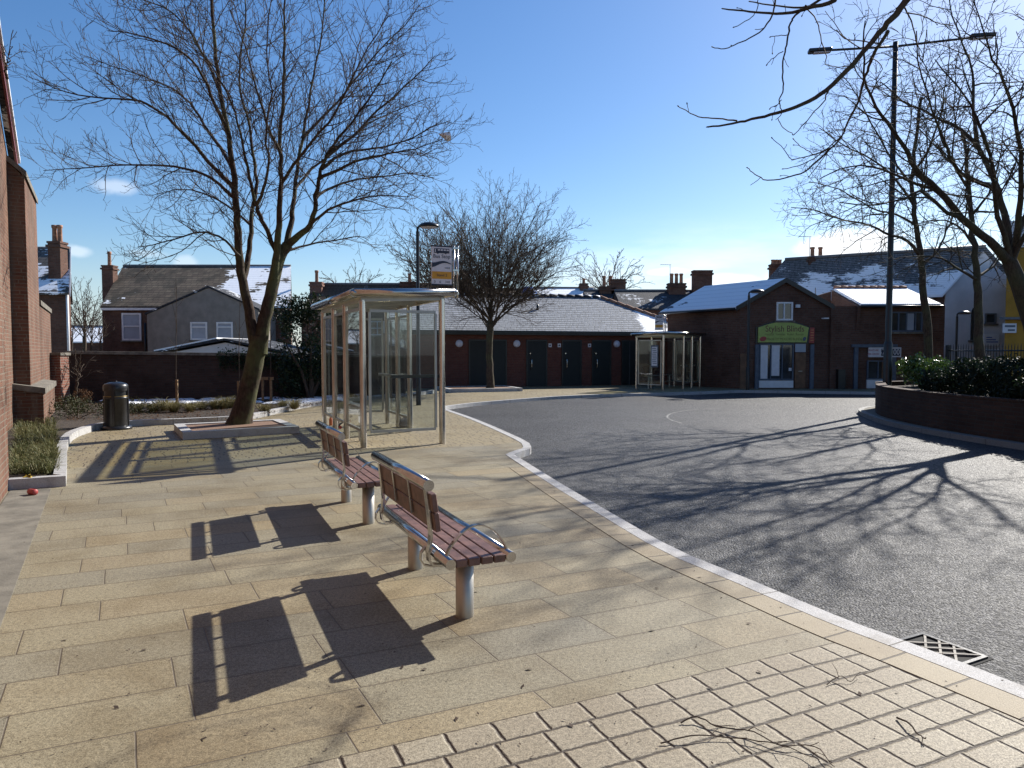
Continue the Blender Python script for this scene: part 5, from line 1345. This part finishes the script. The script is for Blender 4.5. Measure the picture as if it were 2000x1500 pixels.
planter_tree('slender bare tree just right of the tall twin lamp', [(1815,760),(1812,640),(1802,560),(1797,490),(1785,420),(1783,350),(1790,270),(1800,190)], 20.4, .14, 17,
   [([(1797,500),(1770,470),(1740,460),(1700,440),(1650,430),(1590,410),(1545,405)],[0,-.3,-.5,-.6,-.7,-.8,-.8],.06),
    ([(1800,520),(1830,490),(1850,450),(1870,400),(1890,340)],[0,.4,.7,1,1.2],.05),
    ([(1790,440),(1750,420),(1700,405),(1640,370),(1580,355)],[0,.5,.9,1.2,1.5],.045),
    ([(1784,400),(1750,350),(1700,310),(1650,285),(1600,250)],[0,-.5,-1,-1.5,-2],.045),
    ([(1783,360),(1740,310),(1700,240),(1670,180),(1640,140)],[0,.4,.7,1,1.3],.04),
    ([(1785,340),(1820,280),(1840,210),(1850,140)],[0,-.6,-1.2,-1.7],.045)])
planter_tree('dark upright bare tree in front of the white gable', [(1913,760),(1911,660),(1909,570),(1906,520),(1900,460),(1895,400),(1890,330),(1880,260)], 19.2, .15, 19,
   [([(1907,545),(1880,530),(1840,505),(1800,500),(1750,505)],[0,-.4,-.8,-1,-1.2],.05),
    ([(1908,540),(1940,520),(1965,480),(1980,430)],[0,.4,.8,1],.05),
    ([(1903,480),(1870,440),(1830,430),(1780,440)],[0,.5,1,1.4],.045),
    ([(1897,420),(1930,380),(1950,320),(1960,250)],[0,-.5,-.9,-1.3],.045),
    ([(1893,370),(1860,320),(1820,280),(1790,240)],[0,-.4,-.8,-1.2],.045)])
# --- overhanging branch of a street tree standing right of the camera
rg = random.Random(23)
YO = 6.6
ot_base = P(7.4,6.0,-.02)
otr = smooth_limb([ot_base,P(7.35,6.0,1.2),P(7.2,6.05,3.2),P(6.9,6.1,5.2),P(6.4,6.3,6.6)],[.28,.22,.19,.16,.13],None,4,rg,.01)
o1 = smooth_limb([P(6.6,6.2,6.2),AT(2000,-330,YO),AT(1870,-140,YO),AT(1770,0,YO),AT(1734,45,YO),AT(1702,84,YO),AT(1629,164,YO-.1),AT(1580,197,YO-.15),AT(1531,217,YO-.2),AT(1480,230,YO-.23),AT(1433,241,YO-.25),AT(1382,248,YO-.3)],.05,.007,4,rg,.005)
def ol(pix, d0, r0, r1=.004): return limb(pix, YO, [d0+.03*i for i in range(len(pix))], r0, r1, 4, rg, .004)
OB = [o1, ol([(1440,236),(1400,232),(1365,229),(1345,218),(1325,208)],-.28,.009),
      ol([(1625,165),(1610,195),(1585,225),(1552,262)],-.1,.009),
      ol([(1735,60),(1705,110),(1690,150),(1675,200),(1655,240),(1645,265),(1620,290),(1590,302),(1550,312)],.05,.018),
      ol([(1645,265),(1610,295),(1570,320),(1530,330)],.25,.009), ol([(1620,290),(1580,330),(1545,345),(1500,352),(1475,340),(1460,328)],.3,.010),
      ol([(1655,240),(1648,262),(1632,280),(1580,345)],.22,.007), ol([(1550,312),(1542,308),(1530,290),(1508,270)],.34,.006), ol([(1590,302),(1570,290),(1550,272)],.3,.005),
      smooth_limb([P(6.0,6.3,6.4),AT(1700,-60,YO+.3),AT(1630,0,YO+.3),AT(1580,15,YO+.3),AT(1540,26,YO+.3),AT(1490,25,YO+.3),AT(1440,20,YO+.3),AT(1412,17,YO+.3)],.035,.006,4,rg,.005),
      smooth_limb([AT(1640,-30,YO+.4),AT(1580,12,YO+.4),AT(1520,12,YO+.4),AT(1465,3,YO+.4)],.018,.006,4,rg,.004),
      ol([(1575,10),(1555,30),(1543,45),(1538,80),(1530,110),(1528,150),(1530,175),(1522,195),(1527,215),(1522,235),(1530,250),(1548,262)],.3,.013),
      ol([(1527,195),(1518,205),(1504,212)],.35,.005), ol([(1530,100),(1512,112),(1498,126)],.3,.005), ol([(1538,68),(1520,70),(1505,72)],.3,.005),
      ol([(1515,-5),(1510,25),(1495,52),(1470,72),(1440,85),(1415,95),(1392,92)],.35,.010), ol([(1480,0),(1478,22),(1462,38),(1434,53)],.35,.006),
      ol([(1575,15),(1595,40),(1605,80),(1615,110),(1612,125),(1630,130),(1660,130)],.3,.008),
      ol([(1760,10),(1775,30),(1790,80),(1800,120),(1810,60)],.1,.012), ol([(1770,25),(1800,30),(1830,45),(1860,50)],.1,.008),
      ol([(1720,85),(1680,80),(1650,75),(1635,60)],0,.008), ol([(1700,110),(1722,130),(1715,150)],0,.006)]
obr = []
cfo = [dict(per_m=2.2, ang=(35,70), len=(.06,.2), taper=.3, r=(.004,.003), seg=3, wob=.45, trop=-.02, **{'from':.25})]
for s in OB[1:]: sprout(s, 0, cfo, rg, obr)
# buds
for s in OB+obr[::2]:
    p = s[0][-1]; d = (s[0][-1]-s[0][-2]).normalized(); obr.append(([p-d*.008,p+d*.004,p+d*.016],[.003,.0075,.002]))
# upper crown out of the picture (it throws the faint streaks over the paving)
up = []
for i in range(7):
    a = 2.4*i; q = P(6.4,6.3,6.6); up.append(walk(q, Vector((math.cos(a)*.6,math.sin(a)*.6,1)), rg.uniform(2.5,4), .06,.012,8,rg,.2,.02))
ub = []
for s in up: sprout(s, 0, [dict(cfgp[0],per_m=1.6),dict(cfgp[1],per_m=1.5)], rg, ub)
tree_thing('street_tree', 'bare overhanging branch with buds reaching in from the top right', 'tree', ot_base, [otr], OB+obr+up+ub, M['bark_plane'], M['bark_plane'])

# --- staked saplings
def sapling(label, px, py, ytop, Y, seed, stakes):
    rg = random.Random(seed); b0 = G(px,py); s = limb([(px,py),(px-1,(py+ytop)/2),(px+1,ytop)], b0.y, None, .02,.006,3,rg,.006); br = []
    sprout(s, 0, [dict(per_m=2.2, ang=(25,45), len=(.3,.8), taper=.5, r=(.007,.005), seg=4, wob=.2, trop=.12, **{'from':.4})], rg, br)
    t = thing('sapling', label, 'sapling', b0, 0, 'young staked trees in the bed')
    tubes_mesh([s], 'trunk', M['bark_far'], t, kf); tubes_mesh(br, 'crown', M['bark_far'], t, kf)
    k = thing('tree_stake', stakes[0], 'stake', b0, 0, 'timber tree stakes')
    xs = stakes[1]; h = stakes[2]
    for x in xs: MB().box((b0.x+x,b0.y-.06,h/2),(.06,.06,h)).build('post', M['stake'], k)
    if len(xs) == 2:
        MB().box((b0.x+(xs[0]+xs[1])/2,b0.y-.11,h-.03),(abs(xs[1]-xs[0])+.2,.035,.09)).build('cross_bar', M['stake'], k)
        MB().box((b0.x,b0.y-.13,h-.03),(.05,.02,.08)).build('rubber_tie', M['black'], k)
    else: MB().box((b0.x+.02,b0.y-.05,h-.06),(.16,.05,.035)).build('rubber_tie', M['black'], k)
sapling('slim sapling tied to a single stake behind the litter bin bed', 344,794,560,20,3,('single timber stake holding the slim left sapling',(.06,),.78))
sapling('slim sapling between twin stakes right of the big trunk', 529,788,575,21,4,('twin timber stakes with cross bar right of the big trunk',(-.22,.03),.80))
sapling('faint sapling close behind the big trunk on its left', 468,795,580,20,6,('short brown stake half hidden by the big trunk',(.0,),.75))

# ------------------------------------------------------------------ small things
# road drain
dc = G(1836,1270,-.1); dk = Vector((G(2000,1342).x-G(1770,1254).x, G(2000,1342).y-G(1770,1254).y, 0)).normalized(); rz = math.atan2(dk.y,dk.x)
dg = thing('drain_grate', 'iron drain grate with diamond bars in the road by the kerb', 'drain', (dc.x,dc.y,-.1), rz)
b = MB(); lx, ly = .36,.23
b.box((0,0,.002),(lx+.06,ly+.06,.003)); b.build('collar_and_pit_shade', M['darkplate'], dg, False)  # black sheet painted as the pit's shade under the bars, plus asphalt rim
b = MB()
for sx in (-1,1): b.box((sx*lx/2,0,.008),(.022,ly+.02,.012))
for sy in (-1,1): b.box((0,sy*ly/2,.008),(lx-.022,.022,.012))
b.build('frame', M['blackmetal'], dg, False)
b = MB(); steel_b = simple('worn_iron', (.20,.18,.15), .7, 0, .3, 20)
for i in range(-4,5):
    for s in (-1,1):
        x = i*.085; y0, y1 = -ly/2+.012, ly/2-.012; xa, xb = x-s*.07, x+s*.07
        if abs(xa) > lx/2 or abs(xb) > lx/2: continue
        b.flat([(xa,y0,.008+.001*s),(xb,y1,.008+.001*s)], (0,0,1), .010, .013)
b.build('bars', steel_b, dg, False)
# twigs
def twig(label, pix, r, seed):
    rg = random.Random(seed); P_ = [G(*p) for p in pix]
    for i,q in enumerate(P_): q.z = .008+.018*abs(math.sin(i*1.7))
    s = smooth_limb(P_, r, r*.5, 4, rg, .003); br = []
    sprout(s, 0, [dict(per_m=7, ang=(25,60), len=(.05,.13), taper=.2, r=(r*.6,r*.4), seg=3, wob=.3, trop=0, **{'from':.2})], rg, br)
    for q in br:
        for v in q[0]: v.z = max(.006, min(.05, v.z))
    o = tubes_mesh([s]+br, 'fallen_twig', M['twig'], None, lambda r: 5); tag(o, label, 'twig', 'fallen twigs on the setts')
twig('long curved fallen twig across the setts, bottom right', [(1330,1415),(1360,1410),(1400,1425),(1470,1440),(1520,1462),(1590,1468),(1625,1500)], .004, 1)
twig('second long twig lying below the curved one', [(1290,1455),(1350,1448),(1420,1446),(1500,1460),(1560,1475),(1600,1495)], .0035, 2)
twig('short dark forked twig near the kerb setts', [(1752,1405),(1775,1425),(1795,1440),(1808,1452)], .005, 3)
twig('small twig on the upper row of setts', [(1615,1340),(1640,1330),(1660,1335),(1680,1322)], .003, 4)
# bag in the tree
b = MB(); rg = random.Random(9); Yb = YT1-1.4
ring = [(856,262),(863,260),(872,258),(879,257),(881,265),(880,273),(875,277),(870,275),(867,271),(861,266)]
ctr = AT(872,266,Yb); front = [AT(x,y,Yb-.02+rg.uniform(-.03,.03)) for x,y in ring]; back_ = [AT(x,y,Yb+.05+rg.uniform(-.03,.03)) for x,y in ring]; n = len(ring)
b.add(front+back_+[ctr+Vector((0,-.06,0)),ctr+Vector((0,.09,0))], [(i,(i+1)%n,n+(i+1)%n,n+i) for i in range(n)]+[(i,(i+1)%n,2*n) for i in range(n)]+[(n+(i+1)%n,n+i,2*n+1) for i in range(n)])
tag(b.build('plastic_bag', M['plastic']), 'torn white plastic bag caught on the big tree branch tip', 'plastic bag')
# litter
lp = G(58,966); b = MB(); b.lathe((0,0,0), [(0,.0),(.03,.0),(.033,.006),(.033,.11),(.026,.12),(0,.12)], 16)
Mt = Matrix.Rotation(R(62),3,'Z') @ Matrix.Rotation(R(88),3,'X'); b.v = [tuple(Mt @ Vector(p)+Vector((lp.x,lp.y,.035))) for p in b.v]
tag(b.build('drink_can', M['red']), 'red drink can lying by the hall wall corner', 'can')
lp = G(56,952); b = MB(); rg = random.Random(2); b.lathe((0,0,0), [(.0,0),(.09,.0),(.10,.05),(.06,.10),(0,.12)], 9); b.v = [(p[0]+rg.uniform(-.03,.03)+lp.x,p[1]+rg.uniform(-.03,.03)+lp.y,p[2]+rg.uniform(0,.03)+.01) for p in b.v]
tag(b.build('food_wrapper', simple('yellow_wrapper',(.55,.38,.05),.5)), 'crumpled yellow wrapper dropped against the front bed kerb', 'wrapper')
lp = G(792,834); b = MB(); b.lathe((0,0,0), [(.0,0),(.12,.0),(.14,.06),(.09,.15),(.03,.19),(0,.19)], 11); b.v = [(p[0]*1.3+rg.uniform(-.03,.03)+lp.x,p[1]+rg.uniform(-.03,.03)+lp.y,p[2]+rg.uniform(0,.03)) for p in b.v]
tag(b.build('litter_bag', M['render']), 'pale grey crumpled bag on the shelter floor', 'bag')
sk = G(671,840); st = thing('skateboard', 'dark skateboard with red wheels tipped against a shelter post', 'skateboard', (sk.x,sk.y,0), R(20))
b = MB(); Mt = Matrix.Rotation(R(-35),3,'Y'); b.rbox((0,0,.17),(.42,.17,.014),.006,Mt); b.build('deck', M['black'], st, False)
for x in (-.12,.10):
    for y in (-.07,.07):
        p = Mt @ Vector((x,0,-.045)); b = MB(); b.tube([(p.x,y-.018,p.z+.17),(p.x,y+.018,p.z+.17)],.032,14); b.build('wheel', M['red'], st, False)
bo = G(646,831); b = MB(); b.lathe((bo.x,bo.y,0), [(0,0),(.035,0),(.037,.01),(.037,.14),(.014,.18),(.014,.21),(0,.21)], 14)
tag(b.build('bottle', simple('orange_bottle',(.45,.12,.04),.3)), 'orange plastic bottle standing at the far shelter post foot', 'bottle')

# ------------------------------------------------------------------ world, sun, camera
w = bpy.data.worlds.new('World'); SC.world = w; w.use_nodes = True; nt = w.node_tree; nt.nodes.clear()
wo = nt.nodes.new('ShaderNodeOutputWorld'); bg = nt.nodes.new('ShaderNodeBackground'); sky = nt.nodes.new('ShaderNodeTexSky')
sky.sky_type = 'NISHITA'; sky.sun_disc = False; sky.sun_elevation = EL; sky.sun_rotation = AZ; sky.altitude = 20; sky.air_density = 1.0; sky.dust_density = .35; sky.ozone_density = 2.6
class W(N):
    def __init__(s, tree): s.t = tree
k = W(nt); dirv = k.n('ShaderNodeTexCoord').outputs['Generated']; dx, dy, dz = k.sep(dirv)
nz_ = k.noise(dirv, 9, 6, .6); nz2 = k.noise(k.comb(k.math('MULTIPLY',dx,2.0),k.math('MULTIPLY',dy,2.0),k.math('MULTIPLY',dz,9.0)), 2.2, 5, .6)
mask = k.math('MULTIPLY', k.math('MULTIPLY', k.ss(dz,.20,.05), k.ss(nz2,.42,.75)), k.math('MULTIPLY', k.ss(dx,-.1,.3), .8))
def cloud(px, py, rx, ry, amt):
    global mask
    d = ray(px,py).normalized(); right = Vector((d.y,-d.x,0)).normalized(); upv = right.cross(d)
    vx = k.math('ADD', k.math('ADD', k.math('MULTIPLY',dx,right.x/rx), k.math('MULTIPLY',dy,right.y/rx)), 0)
    vy = k.math('ADD', k.math('ADD', k.math('MULTIPLY',dx,upv.x/ry), k.math('MULTIPLY',dy,upv.y/ry)), k.math('MULTIPLY_ADD',dz,upv.z/ry,-d.dot(upv)/ry))
    r2 = k.math('SQRT', k.math('ADD', k.math('MULTIPLY',vx,vx), k.math('MULTIPLY',vy,vy)))
    ahead = k.math('GREATER_THAN', k.math('ADD', k.math('ADD', k.math('MULTIPLY',dx,d.x), k.math('MULTIPLY',dy,d.y)), k.math('MULTIPLY',dz,d.z)), 0)
    f = k.ss(k.math('ADD', r2, k.math('MULTIPLY', k.math('SUBTRACT', nz_, .5), 2.2)), 1.0, .35)
    mask = k.math('MAXIMUM', mask, k.math('MULTIPLY', k.math('MULTIPLY', f, ahead), amt))
cloud(225,364,.034,.014,.34); cloud(152,490,.024,.010,.34); cloud(280,495,.032,.008,.2); cloud(362,515,.016,.012,.28)
cloud(1650,482,.085,.024,1.0); cloud(1400,552,.07,.014,.8); cloud(1300,530,.05,.010,.6); cloud(1560,540,.05,.018,.8); cloud(1960,560,.06,.03,.9)
hs = k.n('ShaderNodeHueSaturation'); hs.inputs['Saturation'].default_value = 1.24; hs.inputs['Hue'].default_value = .505; hs.inputs['Value'].default_value = 1.15; k.link(sky.outputs[0], hs.inputs['Color'])
hzn = k.mix(k.ss(dz,.0,.16), sky.outputs[0], hs.outputs[0]); hzn = k.mix(k.math('MULTIPLY', k.ss(dz,.14,.0), .35), hzn, (5.0,6.4,8.4))
col = k.mix(mask, hzn, (10.5,10.8,11.2))
nt.links.new(col, bg.inputs[0]); bg.inputs[1].default_value = .072; nt.links.new(bg.outputs[0], wo.inputs[0])
sl = bpy.data.lights.new('sun', 'SUN'); sl.energy = 5.0; sl.angle = R(.53); sl.color = (1,.95,.87)
so = bpy.data.objects.new('sun', sl); C.objects.link(so); so.rotation_euler = (-SUN).to_track_quat('-Z','Y').to_euler(); so.location = (20,20,30)
cam = bpy.data.cameras.new('camera'); cam.sensor_fit = 'HORIZONTAL'; cam.sensor_width = 36; cam.lens = 36*F/2000; cam.clip_end = 2000; cam.clip_start = .05
co = bpy.data.objects.new('camera', cam); C.objects.link(co); co.location = (0,0,H); co.rotation_euler = (R(90)-PITCH,0,0); SC.camera = co
SC.view_settings.view_transform = 'Standard'; SC.view_settings.look = 'None'; SC.view_settings.exposure = 0.8; SC.view_settings.gamma = 1
SC.cycles.max_bounces = 8; SC.cycles.transparent_max_bounces = 24
